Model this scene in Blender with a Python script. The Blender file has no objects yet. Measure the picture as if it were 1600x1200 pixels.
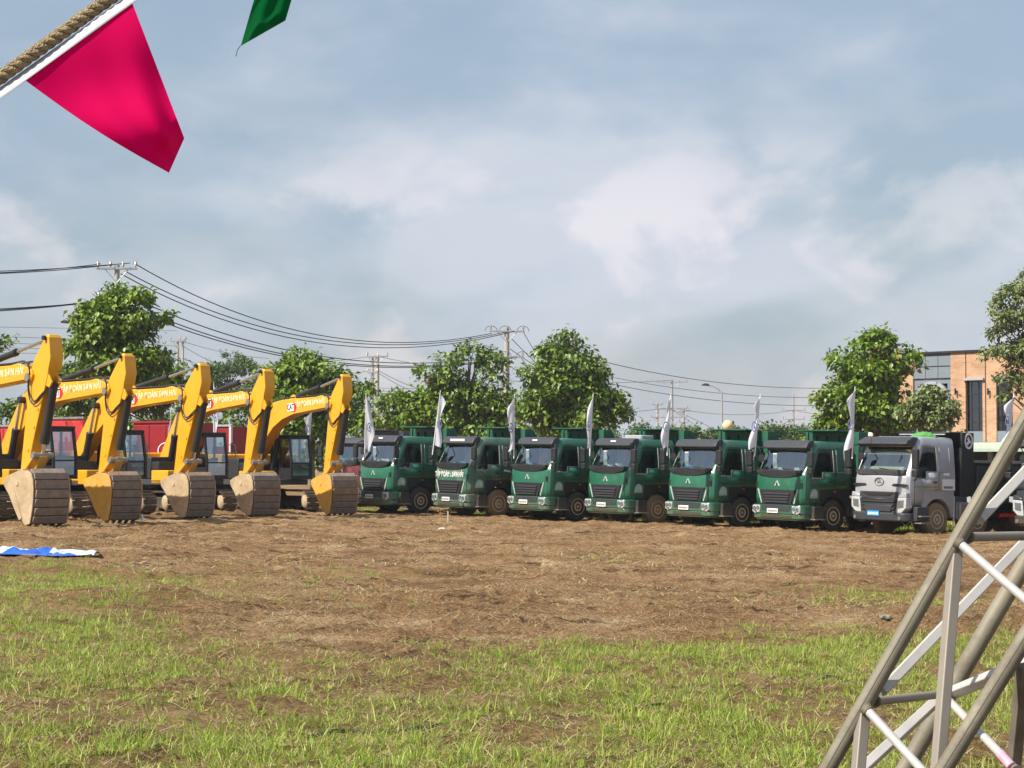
import bpy, bmesh, math, random
import numpy as np
from mathutils import Vector, Matrix

# ------------------------------------------------------------------ scene, camera, light
S = bpy.context.scene
C = S.collection
FPX, HC, PITCH = 3000.0, 2.04, math.atan(124.6/3000.0)
cam_d = bpy.data.cameras.new('camera'); cam_d.sensor_width = 36; cam_d.lens = 36*FPX/1600
cam_d.clip_start = 0.1; cam_d.clip_end = 6000
cam = bpy.data.objects.new('camera', cam_d); C.objects.link(cam)
cam.location = (0, 0, HC); cam.rotation_euler = (math.pi/2+PITCH, 0, 0)
S.camera = cam
SUN = Vector((-0.80, -0.45, 0.93)).normalized()
sl = bpy.data.lights.new('sun', 'SUN'); sl.energy = 5.0; sl.angle = math.radians(0.55); sl.color = (1.0, 0.93, 0.80)
so = bpy.data.objects.new('sun', sl); C.objects.link(so); so.rotation_euler = SUN.to_track_quat('Z', 'Y').to_euler()
S.view_settings.view_transform = 'Standard'; S.view_settings.look = 'None'
S.view_settings.exposure = 0.50; S.view_settings.gamma = 1.0; S.view_settings.use_curve_mapping = False
S.cycles.max_bounces = 6; S.cycles.diffuse_bounces = 3; S.cycles.glossy_bounces = 3
S.cycles.transparent_max_bounces = 12; S.cycles.transmission_bounces = 4; S.cycles.volume_bounces = 0
S.cycles.use_denoising = True; S.cycles.caustics_reflective = False; S.cycles.caustics_refractive = False

W = bpy.data.worlds.new('World'); S.world = W; W.use_nodes = True
def world():
    nt = W.node_tree; nt.nodes.clear(); N = nt.nodes.new; L = nt.links.new
    out = N('ShaderNodeOutputWorld')
    sky = N('ShaderNodeTexSky'); sky.sky_type = 'NISHITA'; sky.sun_disc = False
    sky.sun_elevation = math.asin(SUN.z); sky.sun_rotation = math.atan2(SUN.x, SUN.y) % (2*math.pi)
    sky.air_density = 1.3; sky.dust_density = 2.0; sky.ozone_density = 2.0
    b1 = N('ShaderNodeBackground'); b1.inputs['Strength'].default_value = 0.080
    L(sky.outputs[0], b1.inputs['Color'])
    tc = N('ShaderNodeTexCoord')
    mp = N('ShaderNodeMapping'); mp.inputs['Scale'].default_value = (1, 1, 2.1); mp.inputs['Location'].default_value = (0.37, 0.1, 0.62)
    L(tc.outputs['Generated'], mp.inputs['Vector'])
    n1 = N('ShaderNodeTexNoise'); n1.inputs['Scale'].default_value = 5.2; n1.inputs['Detail'].default_value = 5.5
    n1.inputs['Roughness'].default_value = 0.48; n1.inputs['Distortion'].default_value = 0.25
    L(mp.outputs[0], n1.inputs['Vector'])
    n2 = N('ShaderNodeTexNoise'); n2.inputs['Scale'].default_value = 13; n2.inputs['Detail'].default_value = 7; n2.inputs['Roughness'].default_value = 0.52
    L(mp.outputs[0], n2.inputs['Vector'])
    # cloud amount: thin veil everywhere, thicker puffs
    r1 = N('ShaderNodeMapRange'); r1.interpolation_type = 'SMOOTHSTEP'
    r1.inputs['From Min'].default_value = 0.34; r1.inputs['From Max'].default_value = 0.62; r1.inputs['To Min'].default_value = 0.62; r1.inputs['To Max'].default_value = 1.0
    L(n1.outputs['Fac'], r1.inputs['Value'])
    # cloud shade: grey-blue undersides to pale tops
    r2 = N('ShaderNodeMapRange'); r2.interpolation_type = 'SMOOTHSTEP'
    r2.inputs['From Min'].default_value = 0.40; r2.inputs['From Max'].default_value = 0.66
    add = N('ShaderNodeMath'); add.operation = 'MULTIPLY_ADD'; add.inputs[1].default_value = 0.45
    L(n2.outputs['Fac'], add.inputs[0])
    sc = N('ShaderNodeMath'); sc.operation = 'MULTIPLY'; sc.inputs[1].default_value = 0.55
    L(n1.outputs['Fac'], sc.inputs[0]); L(sc.outputs[0], add.inputs[2])
    # puffs fade out with elevation, the high sheet is greyer
    sep = N('ShaderNodeSeparateXYZ'); L(tc.outputs['Generated'], sep.inputs[0])
    el = N('ShaderNodeMapRange'); el.interpolation_type = 'SMOOTHSTEP'
    el.inputs['From Min'].default_value = 0.0; el.inputs['From Max'].default_value = 0.26; el.inputs['To Min'].default_value = 0.15; el.inputs['To Max'].default_value = -0.06
    L(sep.outputs['Z'], el.inputs['Value'])
    ad2 = N('ShaderNodeMath'); ad2.operation = 'ADD'; L(add.outputs[0], ad2.inputs[0]); L(el.outputs[0], ad2.inputs[1])
    L(ad2.outputs[0], r2.inputs['Value'])
    mc = N('ShaderNodeMix'); mc.data_type = 'RGBA'
    mc.inputs[6].default_value = (0.325, 0.41, 0.52, 1); mc.inputs[7].default_value = (0.50, 0.54, 0.61, 1)
    L(r2.outputs[0], mc.inputs[0])
    # low cumulus puffs with pale rims
    mp3 = N('ShaderNodeMapping'); mp3.inputs['Scale'].default_value = (1, 1, 1.45); mp3.inputs['Location'].default_value = (0.83, 0.4, 0.21); L(tc.outputs['Generated'], mp3.inputs['Vector'])
    n3 = N('ShaderNodeTexNoise'); n3.inputs['Scale'].default_value = 11.0; n3.inputs['Detail'].default_value = 8; n3.inputs['Roughness'].default_value = 0.52; n3.inputs['Distortion'].default_value = 0.35
    L(mp3.outputs[0], n3.inputs['Vector'])
    r3 = N('ShaderNodeMapRange'); r3.interpolation_type = 'SMOOTHSTEP'; r3.inputs['From Min'].default_value = 0.485; r3.inputs['From Max'].default_value = 0.62; r3.inputs['To Max'].default_value = 0.85
    L(n3.outputs['Fac'], r3.inputs['Value'])
    band = N('ShaderNodeMapRange'); band.interpolation_type = 'SMOOTHSTEP'; band.inputs['From Min'].default_value = 0.20; band.inputs['From Max'].default_value = 0.12
    L(sep.outputs['Z'], band.inputs['Value'])
    pm = N('ShaderNodeMath'); pm.operation = 'MULTIPLY'; L(r3.outputs[0], pm.inputs[0]); L(band.outputs[0], pm.inputs[1])
    mc2 = N('ShaderNodeMix'); mc2.data_type = 'RGBA'; mc2.inputs[7].default_value = (0.66, 0.645, 0.69, 1); L(pm.outputs[0], mc2.inputs[0]); L(mc.outputs[2], mc2.inputs[6])
    b2 = N('ShaderNodeBackground'); b2.inputs['Strength'].default_value = 0.90
    L(mc2.outputs[2], b2.inputs['Color'])
    mx = N('ShaderNodeMixShader'); L(r1.outputs[0], mx.inputs[0]); L(b1.outputs[0], mx.inputs[1]); L(b2.outputs[0], mx.inputs[2])
    L(mx.outputs[0], out.inputs['Surface'])
world()

# ------------------------------------------------------------------ where pixels of the photograph stand in the place
cp, sp = math.cos(PITCH), math.sin(PITCH)
TILT = 0.022
def G(x, y=0):                       # the field falls gently to the right
    return -TILT*60*math.tanh(x/60)
def ray(px, py):
    u, v = (px-800)/FPX, (600-py)/FPX
    return Vector((u, cp-v*sp, sp+v*cp))
def P(px, py, d):
    r = ray(px, py); return Vector((0, 0, HC)) + r*(d/r.y)
def GX(px, d):                       # ground point below pixel column px at distance d
    x = (px-800)/FPX*d; return Vector((x, d, G(x, d)))
def GP(px, py):
    r = ray(px, py); t = 20.0
    for _ in range(30):
        p = Vector((0, 0, HC))+r*t; t *= HC/(HC-(p.z-G(p.x))) if HC-(p.z-G(p.x)) > .05 else 1.5
    p = Vector((0, 0, HC))+r*t; p.z = G(p.x); return p

# ------------------------------------------------------------------ materials
def mat(name, col, rough=0.6, metal=0.0, var=0.15, scale=3.0, dirt=None, dirt_amt=0.0, bump=0.0, bscale=40.0, coat=0.0, island=None, translucent=0.0, dirt_scale=1.3, mudz=None):
    m = bpy.data.materials.new(name); m.use_nodes = True; nt = m.node_tree; nt.nodes.clear()
    N, L = nt.nodes.new, nt.links.new
    out = N('ShaderNodeOutputMaterial'); b = N('ShaderNodeBsdfPrincipled')
    b.inputs['Roughness'].default_value = rough; b.inputs['Metallic'].default_value = metal
    if coat: b.inputs['Coat Weight'].default_value = coat; b.inputs['Coat Roughness'].default_value = 0.12
    tc = N('ShaderNodeTexCoord')
    n = N('ShaderNodeTexNoise'); n.inputs['Scale'].default_value = scale; n.inputs['Detail'].default_value = 6; n.inputs['Roughness'].default_value = 0.65
    L(tc.outputs['Object'], n.inputs['Vector'])
    hsv = N('ShaderNodeHueSaturation')
    mr = N('ShaderNodeMapRange'); mr.inputs['From Min'].default_value = 0.3; mr.inputs['From Max'].default_value = 0.7
    mr.inputs['To Min'].default_value = 1-var; mr.inputs['To Max'].default_value = 1+var
    L(n.outputs['Fac'], mr.inputs['Value']); L(mr.outputs[0], hsv.inputs['Value'])
    src = hsv.outputs[0]
    if island:
        g = N('ShaderNodeNewGeometry'); cr = N('ShaderNodeValToRGB')
        cr.color_ramp.elements[0].color = (*col, 1); cr.color_ramp.elements[1].color = (*island[-1], 1)
        for i, c in enumerate(island[:-1]):
            e = cr.color_ramp.elements.new((i+1)/len(island)); e.color = (*c, 1)
        L(g.outputs['Random Per Island'], cr.inputs[0]); L(cr.outputs[0], hsv.inputs['Color'])
    else:
        hsv.inputs['Color'].default_value = (*col, 1)
    if dirt:
        n2 = N('ShaderNodeTexNoise'); n2.inputs['Scale'].default_value = dirt_scale; n2.inputs['Detail'].default_value = 8; n2.inputs['Roughness'].default_value = 0.7
        L(tc.outputs['Object'], n2.inputs['Vector'])
        m2 = N('ShaderNodeMapRange'); m2.inputs['From Min'].default_value = 0.62-dirt_amt*0.5; m2.inputs['From Max'].default_value = 0.80-dirt_amt*0.45
        m2.inputs['To Max'].default_value = min(1, 0.35+dirt_amt)
        L(n2.outputs['Fac'], m2.inputs['Value'])
        mx = N('ShaderNodeMix'); mx.data_type = 'RGBA'; L(m2.outputs[0], mx.inputs[0]); L(src, mx.inputs[6]); mx.inputs[7].default_value = (*dirt, 1)
        src = mx.outputs[2]
        if mudz:                                          # road mud splashed over the lower parts
            sz = N('ShaderNodeSeparateXYZ'); L(tc.outputs['Object'], sz.inputs[0])
            mz = N('ShaderNodeMapRange'); mz.inputs['From Min'].default_value = mudz; mz.inputs['From Max'].default_value = .25; L(sz.outputs['Z'], mz.inputs['Value'])
            n4 = N('ShaderNodeTexNoise'); n4.inputs['Scale'].default_value = 4.5; n4.inputs['Detail'].default_value = 8; n4.inputs['Roughness'].default_value = .75; L(tc.outputs['Object'], n4.inputs['Vector'])
            m5 = N('ShaderNodeMath'); m5.operation = 'MULTIPLY'; mz.inputs['To Max'].default_value = .62; L(mz.outputs[0], m5.inputs[0]); L(n4.outputs['Fac'], m5.inputs[1])
            mx4 = N('ShaderNodeMix'); mx4.data_type = 'RGBA'; L(m5.outputs[0], mx4.inputs[0]); L(src, mx4.inputs[6]); mx4.inputs[7].default_value = (*DUST, 1); src = mx4.outputs[2]
        ma = N('ShaderNodeMath'); ma.operation = 'MULTIPLY_ADD'; ma.inputs[1].default_value = 0.9-rough if rough < .9 else 0; ma.inputs[2].default_value = rough
        L(m2.outputs[0], ma.inputs[0]); L(ma.outputs[0], b.inputs['Roughness'])
    L(src, b.inputs['Base Color'])
    if bump:
        n3 = N('ShaderNodeTexNoise'); n3.inputs['Scale'].default_value = bscale; n3.inputs['Detail'].default_value = 4
        L(tc.outputs['Object'], n3.inputs['Vector'])
        bp = N('ShaderNodeBump'); bp.inputs['Strength'].default_value = bump; bp.inputs['Distance'].default_value = 0.03
        L(n3.outputs['Fac'], bp.inputs['Height']); L(bp.outputs[0], b.inputs['Normal'])
    last = b.outputs[0]
    if translucent:
        t = N('ShaderNodeBsdfTranslucent'); L(src, t.inputs['Color'])
        ms = N('ShaderNodeMixShader'); ms.inputs[0].default_value = translucent
        L(b.outputs[0], ms.inputs[1]); L(t.outputs[0], ms.inputs[2]); last = ms.outputs[0]
    L(last, out.inputs['Surface'])
    return m
def glass_mat(name, tint, gloss=0.16):
    m = bpy.data.materials.new(name); m.use_nodes = True; nt = m.node_tree; nt.nodes.clear(); N, L = nt.nodes.new, nt.links.new
    out = N('ShaderNodeOutputMaterial'); t = N('ShaderNodeBsdfTransparent'); t.inputs[0].default_value = (*tint, 1)
    g = N('ShaderNodeBsdfGlossy'); g.inputs['Roughness'].default_value = 0.06; g.inputs['Color'].default_value = (.9, .95, 1, 1)
    fr = N('ShaderNodeFresnel'); fr.inputs[0].default_value = 1.5
    ad = N('ShaderNodeMath'); ad.operation = 'ADD'; ad.use_clamp = True; ad.inputs[1].default_value = gloss; L(fr.outputs[0], ad.inputs[0])
    mx = N('ShaderNodeMixShader'); L(ad.outputs[0], mx.inputs[0]); L(t.outputs[0], mx.inputs[1]); L(g.outputs[0], mx.inputs[2]); L(mx.outputs[0], out.inputs[0])
    return m
MUD = (0.25, 0.16, 0.085); DUST = (0.30, 0.23, 0.15)
M = {}
M['green'] = mat('green_paint', (0.020, 0.130, 0.078), 0.36, 0, .10, 2, (0.12, 0.19, 0.13), .10, coat=.4, mudz=.95)
M['green_dusty'] = mat('dusty_green_paint', (0.030, 0.125, 0.082), 0.45, 0, .14, 2, (0.20, 0.22, 0.16), .30, coat=.2, mudz=1.5)
M['green_deep'] = mat('deep_green_paint', (0.014, 0.110, 0.062), 0.32, 0, .10, 2, (0.12, 0.17, 0.11), .14, coat=.5, mudz=.8)
M['green_body'] = mat('green_body_paint', (0.016, 0.10, 0.058), 0.5, 0, .15, 3, DUST, .12)
M['maroon'] = mat('maroon_paint', (0.12, 0.012, 0.016), 0.4, 0, .1, 2, DUST, .1, coat=.3)
M['silver'] = mat('silver_paint', (0.42, 0.43, 0.46), 0.36, .30, .08, 2, DUST, .06, coat=.3, mudz=1.0)
M['darkcab'] = mat('dark_grey_paint', (0.045, 0.05, 0.06), 0.4, .2, .1, 2, DUST, .05, coat=.3)
M['red'] = mat('red_paint', (0.52, 0.030, 0.028), 0.5, 0, .12, 2, (.4, .12, .1), .1)
M['darkred'] = mat('dark_red_paint', (0.27, 0.010, 0.016), 0.5, 0, .15, 2, DUST, .06)
M['yellow'] = mat('yellow_paint', (0.76, 0.365, 0.006), 0.40, 0, .06, 1.5, (0.34, 0.20, 0.05), .07, coat=.25, dirt_scale=2.6)
M['yellow_dirty'] = mat('yellow_dirty_paint', (0.66, 0.34, 0.02), 0.55, 0, .12, 2.5, (0.30, 0.20, 0.10), .35)
M['bucket'] = mat('muddy_steel', (0.255, 0.205, 0.165), 0.8, 0, .25, 4, (0.20, 0.125, 0.07), .3, bump=.4, bscale=20)
M['bucket_y'] = mat('muddy_yellow_steel', (0.66, 0.34, 0.025), 0.6, 0, .15, 3, (0.42, 0.29, 0.14), .36, bump=.3, bscale=15, dirt_scale=2.2)
M['bucket_tan'] = mat('dry_mud_on_steel', (0.46, 0.35, 0.22), 0.85, 0, .2, 3, (0.30, 0.20, 0.11), .3, bump=.3, bscale=15)
M['black'] = mat('black_plastic', (0.018, 0.019, 0.021), 0.5, 0, .25, 4, DUST, .03, mudz=.9)
M['dkgrey'] = mat('dark_grey_plastic', (0.042, 0.043, 0.052), 0.45, 0, .15, 3, DUST, .04)
M['rubber'] = mat('rubber', (0.024, 0.023, 0.022), 0.85, 0, .3, 5, (0.13, 0.10, 0.07), .25, bump=.3)
M['rubber_mud'] = mat('muddy_rubber', (0.05, 0.04, 0.03), 0.9, 0, .3, 5, (0.22, 0.155, 0.085), .75, bump=.3)
M['rim'] = mat('tan_steel_rim', (0.62, 0.54, 0.36), 0.5, .1, .2, 6, MUD, .2)
M['rim_grey'] = mat('grey_steel_rim', (0.55, 0.51, 0.45), 0.45, .2, .2, 6, MUD, .2)
M['chrome'] = mat('chrome', (0.75, 0.75, 0.76), 0.18, 1, .05, 3)
M['steel'] = mat('steel', (0.30, 0.29, 0.28), 0.5, .6, .2, 6)
M['track'] = mat('track_steel', (0.10, 0.08, 0.065), 0.8, .1, .3, 6, MUD, .35, bump=.3)
M['white'] = mat('white_paint', (0.80, 0.80, 0.80), 0.5, 0, .05, 3)
M['lamp'] = mat('clear_lamp', (0.62, 0.65, 0.66), 0.15, .3, .25, 14, coat=.8)
M['lampdark'] = mat('lamp_lens', (0.24, 0.26, 0.28), 0.12, .5, .2, 8, coat=.8)
M['plate'] = mat('number_plate', (0.78, 0.78, 0.76), 0.5, 0, .1, 8)
M['blueplate'] = mat('blue_number_plate', (0.05, 0.33, 0.75), 0.5, 0, .06, 8)
M['glass'] = glass_mat('cab_glass', (.68, .78, .76), .24)
M['sideglass'] = glass_mat('side_glass', (.22, .30, .29), .05)
M['bglass'] = glass_mat('building_glass', (.18, .21, .24), .10)
M['interior'] = mat('cab_interior', (0.10, 0.12, 0.12), 0.8, 0, .3, 3)
M['curtain'] = mat('cab_curtain', (0.24, 0.31, 0.31), 0.9, 0, .2, 5)
M['paper'] = mat('paper_on_dash', (0.62, 0.72, 0.78), 0.7, 0, .2, 9)
M['bluepaper'] = mat('blue_folder', (0.08, 0.35, 0.62), 0.6, 0, .2, 9)
M['redprint'] = mat('red_print', (0.55, 0.02, 0.02), 0.5, 0, .05)
M['blackprint'] = mat('black_print', (0.012, 0.012, 0.012), 0.5, 0, .05)
M['palegreen'] = mat('pale_green_lens', (0.30, 0.45, 0.38), 0.3, 0, .2, 10, coat=.5)
M['amber'] = mat('amber_lamp', (0.75, 0.25, 0.02), 0.25, 0, .1)
M['concrete'] = mat('weathered_concrete', (0.42, 0.40, 0.36), 0.85, 0, .15, 2, (.25, .23, .2), .15)
M['polesteel'] = mat('galvanised_steel', (0.42, 0.43, 0.44), 0.5, .4, .1, 4)
M['cable'] = mat('black_cable', (0.012, 0.012, 0.014), 0.6, 0, .05)
M['thincable'] = mat('grey_cable', (0.12, 0.13, 0.14), 0.6, 0, .05)
M['insul'] = mat('porcelain', (0.25, 0.22, 0.2), 0.3, 0, .05)
M['bark'] = mat('bark', (0.14, 0.115, 0.085), 0.95, 0, .3, 3, bump=.6, bscale=8)
M['flag'] = mat('white_flag_cloth', (0.74, 0.75, 0.82), 0.8, 0, .06, 4, translucent=.45)
M['flagmark'] = mat('blue_print', (0.16, 0.19, 0.36), 0.7, 0, .1)
M['pole_white'] = mat('white_pole', (0.72, 0.73, 0.76), 0.5, 0, .05)
M['pink'] = mat('pink_cloth', (0.86, 0.002, 0.125), 0.75, 0, .06, 12, translucent=.45, bump=.03, bscale=300)
M['greencloth'] = mat('green_cloth', (0.006, 0.16, 0.045), 0.7, 0, .12, 10, translucent=.35)
M['tape'] = mat('white_tape', (0.74, 0.75, 0.80), 0.6, 0, .05, 20, translucent=.3)
M['rope'] = mat('hemp_rope', (0.42, 0.32, 0.19), 0.9, 0, .3, 90, bump=.8, bscale=260)
M['truss'] = mat('weathered_galvanised_tube', (0.215, 0.195, 0.15), 0.62, .15, .22, 5, (.12, .095, .07), .34, bump=.05, bscale=160, dirt_scale=4)
M['truss_post'] = mat('brownish_square_tube', (0.27, 0.24, 0.205), 0.55, .15, .14, 6, (.2, .16, .12), .2, dirt_scale=6)
M['truss_square'] = mat('galvanised_square_tube', (0.52, 0.50, 0.485), 0.45, .15, .14, 6, (.30, .25, .2), .14, dirt_scale=6)
M['pinktape'] = mat('pink_tape', (0.68, 0.36, 0.48), 0.6, 0, .2, 30)
M['leaf_a'] = mat('broad_leaf_green', (0.065, 0.125, 0.012), 0.42, 0, .15, .8, island=[(0.12, 0.215, 0.016), (0.185, 0.295, 0.022), (0.29, 0.37, 0.035)], translucent=.22)
M['leaf_b'] = mat('dark_leaf_green', (0.06, 0.11, 0.014), 0.42, 0, .15, .8, island=[(0.10, 0.185, 0.018), (0.16, 0.255, 0.026), (0.26, 0.33, 0.045)], translucent=.20)
M['leaf_c'] = mat('grey_green_leaf', (0.07, 0.11, 0.04), 0.5, 0, .15, .8, island=[(0.16, 0.22, 0.07), (0.23, 0.28, 0.09), (0.32, 0.34, 0.14)], translucent=.25)
M['leaf_far'] = mat('distant_leaf_green', (0.07, 0.125, 0.035), 0.6, 0, .15, .5, island=[(0.10, 0.17, 0.04), (0.15, 0.22, 0.05)], translucent=.2)
M['leaf_dry'] = mat('dry_leaf', (0.24, 0.13, 0.05), 0.7, 0, .2, 2, island=[(0.30, 0.17, 0.06), (0.36, 0.22, 0.10)], translucent=.2)
M['grass'] = mat('field_grass', (0.16, 0.26, 0.02), 0.5, 0, .1, .5, island=[(0.29, 0.41, 0.03), (0.42, 0.52, 0.06), (0.58, 0.56, 0.18), (0.21, 0.36, 0.03), (0.12, 0.19, 0.025)], translucent=.35)
M['straw'] = mat('dry_grass', (0.36, 0.26, 0.11), 0.7, 0, .1, .5, island=[(0.52, 0.41, 0.19), (0.16, 0.095, 0.045), (0.62, 0.52, 0.28), (0.28, 0.18, 0.08)], translucent=.2)
M['gjoint'] = mat('dark_joint', (0.09, 0.105, 0.125), .8)
M['gpanel'] = mat('grey_cladding', (0.185, 0.22, 0.262), 0.55, 0, .08, 2)
M['gtrim'] = mat('grey_trim', (0.36, 0.37, 0.41), 0.6, 0, .08, 2)
M['frame'] = mat('black_window_frame', (0.02, 0.021, 0.024), 0.4, 0, .1)
M['awning'] = mat('pale_green_awning', (0.42, 0.50, 0.42), 0.6, 0, .1, 2)
M['dark_room'] = mat('dark_room', (0.05, 0.05, 0.055), 0.9, 0, .2, 1)
M['curt_white'] = mat('white_curtain', (0.62, 0.62, 0.65), 0.8, 0, .1, 5)
M['nylon'] = mat('green_nylon', (0.12, 0.40, 0.09), 0.6, 0, .2, 8, translucent=.2)
M['globe'] = mat('cream_globe', (0.75, 0.60, 0.35), 0.4, 0, .1, 5)
M['hose'] = mat('black_hose', (0.02, 0.02, 0.02), 0.5, 0, .1)
M['plaster'] = mat('old_concrete', (0.52, 0.49, 0.43), 0.9, 0, .15, 6)
M['bottle'] = mat('clear_plastic', (0.66, 0.70, 0.72), 0.2, 0, .1, 8)

for k_ in ('pink', 'greencloth', 'tape', 'flag'): [setattr(n_.inputs['Specular IOR Level'], 'default_value', .06) for n_ in M[k_].node_tree.nodes if n_.type == 'BSDF_PRINCIPLED']
M['stone'] = mat('dull_stone', (0.20, 0.20, 0.15), 0.9, 0, .25, 9)
def brick_mat():
    m = bpy.data.materials.new('orange_brickwork'); m.use_nodes = True; nt = m.node_tree; N, L = nt.nodes.new, nt.links.new
    b = nt.nodes['Principled BSDF']; b.inputs['Roughness'].default_value = .85
    tc = N('ShaderNodeTexCoord'); mp = N('ShaderNodeMapping'); mp.inputs['Rotation'].default_value = (math.pi/2, 0, 0)
    L(tc.outputs['Object'], mp.inputs[0])
    br = N('ShaderNodeTexBrick'); br.inputs['Scale'].default_value = 1; br.inputs['Brick Width'].default_value = .42; br.inputs['Row Height'].default_value = .14
    br.inputs['Mortar Size'].default_value = .014; br.inputs['Color1'].default_value = (.56, .33, .20, 1); br.inputs['Color2'].default_value = (.47, .255, .145, 1); br.inputs['Mortar'].default_value = (.50, .38, .28, 1)
    L(mp.outputs[0], br.inputs['Vector'])
    n = N('ShaderNodeTexNoise'); n.inputs['Scale'].default_value = .9; n.inputs['Detail'].default_value = 5; L(tc.outputs['Object'], n.inputs['Vector'])
    mr = N('ShaderNodeMapRange'); mr.inputs['From Min'].default_value = .3; mr.inputs['From Max'].default_value = .7; mr.inputs['To Min'].default_value = .82; mr.inputs['To Max'].default_value = 1.15; L(n.outputs['Fac'], mr.inputs[0])
    h = N('ShaderNodeHueSaturation'); L(br.outputs['Color'], h.inputs['Color']); L(mr.outputs[0], h.inputs['Value']); L(h.outputs[0], b.inputs['Base Color'])
    bp = N('ShaderNodeBump'); bp.inputs['Strength'].default_value = .5; bp.inputs['Distance'].default_value = .02; L(br.outputs['Fac'], bp.inputs['Height']); bp.invert = True; L(bp.outputs[0], b.inputs['Normal'])
    return m
M['brick'] = brick_mat()

# ------------------------------------------------------------------ mesh helpers
class MB:
    def __init__(s): s.v = []; s.f = []
    def add(s, vs, fs, X=None):
        o = len(s.v)
        for p in vs:
            p = Vector(p); s.v.append(X @ p if X is not None else p)
        s.f += [tuple(i+o for i in q) for q in fs]; return s
    def bx(s, x0, x1, y0, y1, z0, z1, X=None):
        vs = [(x, y, z) for x in (x0, x1) for y in (y0, y1) for z in (z0, z1)]
        return s.add(vs, [(0, 1, 3, 2), (4, 6, 7, 5), (0, 4, 5, 1), (2, 3, 7, 6), (0, 2, 6, 4), (1, 5, 7, 3)], X)
    def prism(s, poly, a0, a1, axis='y', X=None):
        n = len(poly)
        mk = {'x': lambda p, a: (a, p[0], p[1]), 'y': lambda p, a: (p[0], a, p[1]), 'z': lambda p, a: (p[0], p[1], a)}[axis]
        vs = [mk(p, a0) for p in poly]+[mk(p, a1) for p in poly]
        return s.add(vs, [tuple(range(n)), tuple(range(2*n-1, n-1, -1))]+[(i, (i+1) % n, n+(i+1) % n, n+i) for i in range(n)], X)
    def path(s, pts, r, n=8, caps=True, sq=False, X=None):
        pts = [Vector(p) for p in pts]; k = len(pts); rs = r if isinstance(r, (list, tuple)) else [r]*k
        vs = []; up = None
        for i, p in enumerate(pts):
            t = (pts[min(i+1, k-1)]-pts[max(i-1, 0)]).normalized()
            if up is None:
                up = Vector((0, 0, 1)) if abs(t.z) < .9 else Vector((0, 1, 0))
            a = t.cross(up)
            if a.length < 1e-4: a = t.cross(Vector((1, 0, 0)))
            a.normalize(); b = a.cross(t).normalized(); up = b
            for j in range(n):
                th = 2*math.pi*(j+(sq or 0))/n; vs.append(p+(a*math.cos(th)+b*math.sin(th))*rs[i]*(1.414 if sq else 1))
        fs = [(i*n+j, i*n+(j+1) % n, (i+1)*n+(j+1) % n, (i+1)*n+j) for i in range(k-1) for j in range(n)]
        if caps: fs += [tuple(range(n-1, -1, -1)), tuple((k-1)*n+j for j in range(n))]
        return s.add(vs, fs, X)
    def tube(s, p0, p1, r, r1=None, n=12, X=None): return s.path([p0, p1], [r, r1 if r1 is not None else r], n, X=X)
    def sq(s, p0, p1, h, X=None, tw=.5): return s.path([p0, p1], h, 4, sq=tw, X=X)
    def lathe(s, prof, c, axis='x', n=24, X=None):     # prof: (radius, along axis)
        k = len(prof); vs = []
        for r, a in prof:
            for j in range(n):
                th = 2*math.pi*j/n; u, w = r*math.cos(th), r*math.sin(th)
                q = {'x': (a, u, w), 'y': (u, a, w), 'z': (u, w, a)}[axis]; vs.append((c[0]+q[0], c[1]+q[1], c[2]+q[2]))
        fs = [(i*n+j, i*n+(j+1) % n, (i+1)*n+(j+1) % n, (i+1)*n+j) for i in range(k-1) for j in range(n)]
        if prof[0] == prof[-1]: return s.add(vs, fs, X)
        if prof[0][0] > 1e-5: fs.append(tuple(range(n-1, -1, -1)))
        if prof[-1][0] > 1e-5: fs.append(tuple((k-1)*n+j for j in range(n)))
        return s.add(vs, fs, X)
    def build(s, name, m, parent=None, bevel=0, smooth=35, solid=0, recalc=True):
        me = bpy.data.meshes.new(name); me.from_pydata([tuple(p) for p in s.v], [], s.f)
        bm = bmesh.new(); bm.from_mesh(me)
        bmesh.ops.remove_doubles(bm, verts=bm.verts, dist=1e-5)
        if recalc: bmesh.ops.recalc_face_normals(bm, faces=bm.faces)
        bm.to_mesh(me); bm.free()
        me.materials.append(M[m] if isinstance(m, str) else m)
        o = bpy.data.objects.new(name, me); C.objects.link(o)
        if parent is not None: o.parent = parent
        if solid:
            md = o.modifiers.new('solid', 'SOLIDIFY'); md.thickness = solid; md.offset = -1
        if bevel:
            md = o.modifiers.new('bevel', 'BEVEL'); md.width = bevel; md.segments = 2; md.limit_method = 'ANGLE'; md.angle_limit = math.radians(35)
        if smooth:
            me.polygons.foreach_set('use_smooth', [True]*len(me.polygons)); me.set_sharp_from_angle(angle=math.radians(smooth))
        return o
def raw_mesh(name, v, f, m, parent=None, nv=3):       # fast path for many small faces (numpy)
    me = bpy.data.meshes.new(name); me.vertices.add(len(v)); me.vertices.foreach_set('co', np.asarray(v, np.float32).ravel())
    f = np.asarray(f, np.int32); k = f.shape[1]
    me.loops.add(f.size); me.loops.foreach_set('vertex_index', f.ravel())
    me.polygons.add(len(f)); me.polygons.foreach_set('loop_start', np.arange(0, f.size, k, dtype=np.int32))
    me.update(calc_edges=True); me.materials.append(M[m] if isinstance(m, str) else m)
    o = bpy.data.objects.new(name, me); C.objects.link(o)
    if parent is not None: o.parent = parent
    return o
def tag(o, label=None, cat=None, group=None, kind=None):
    if label: o['label'] = label
    if cat: o['category'] = cat
    if group: o['group'] = group
    if kind: o['kind'] = kind
    return o
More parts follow.
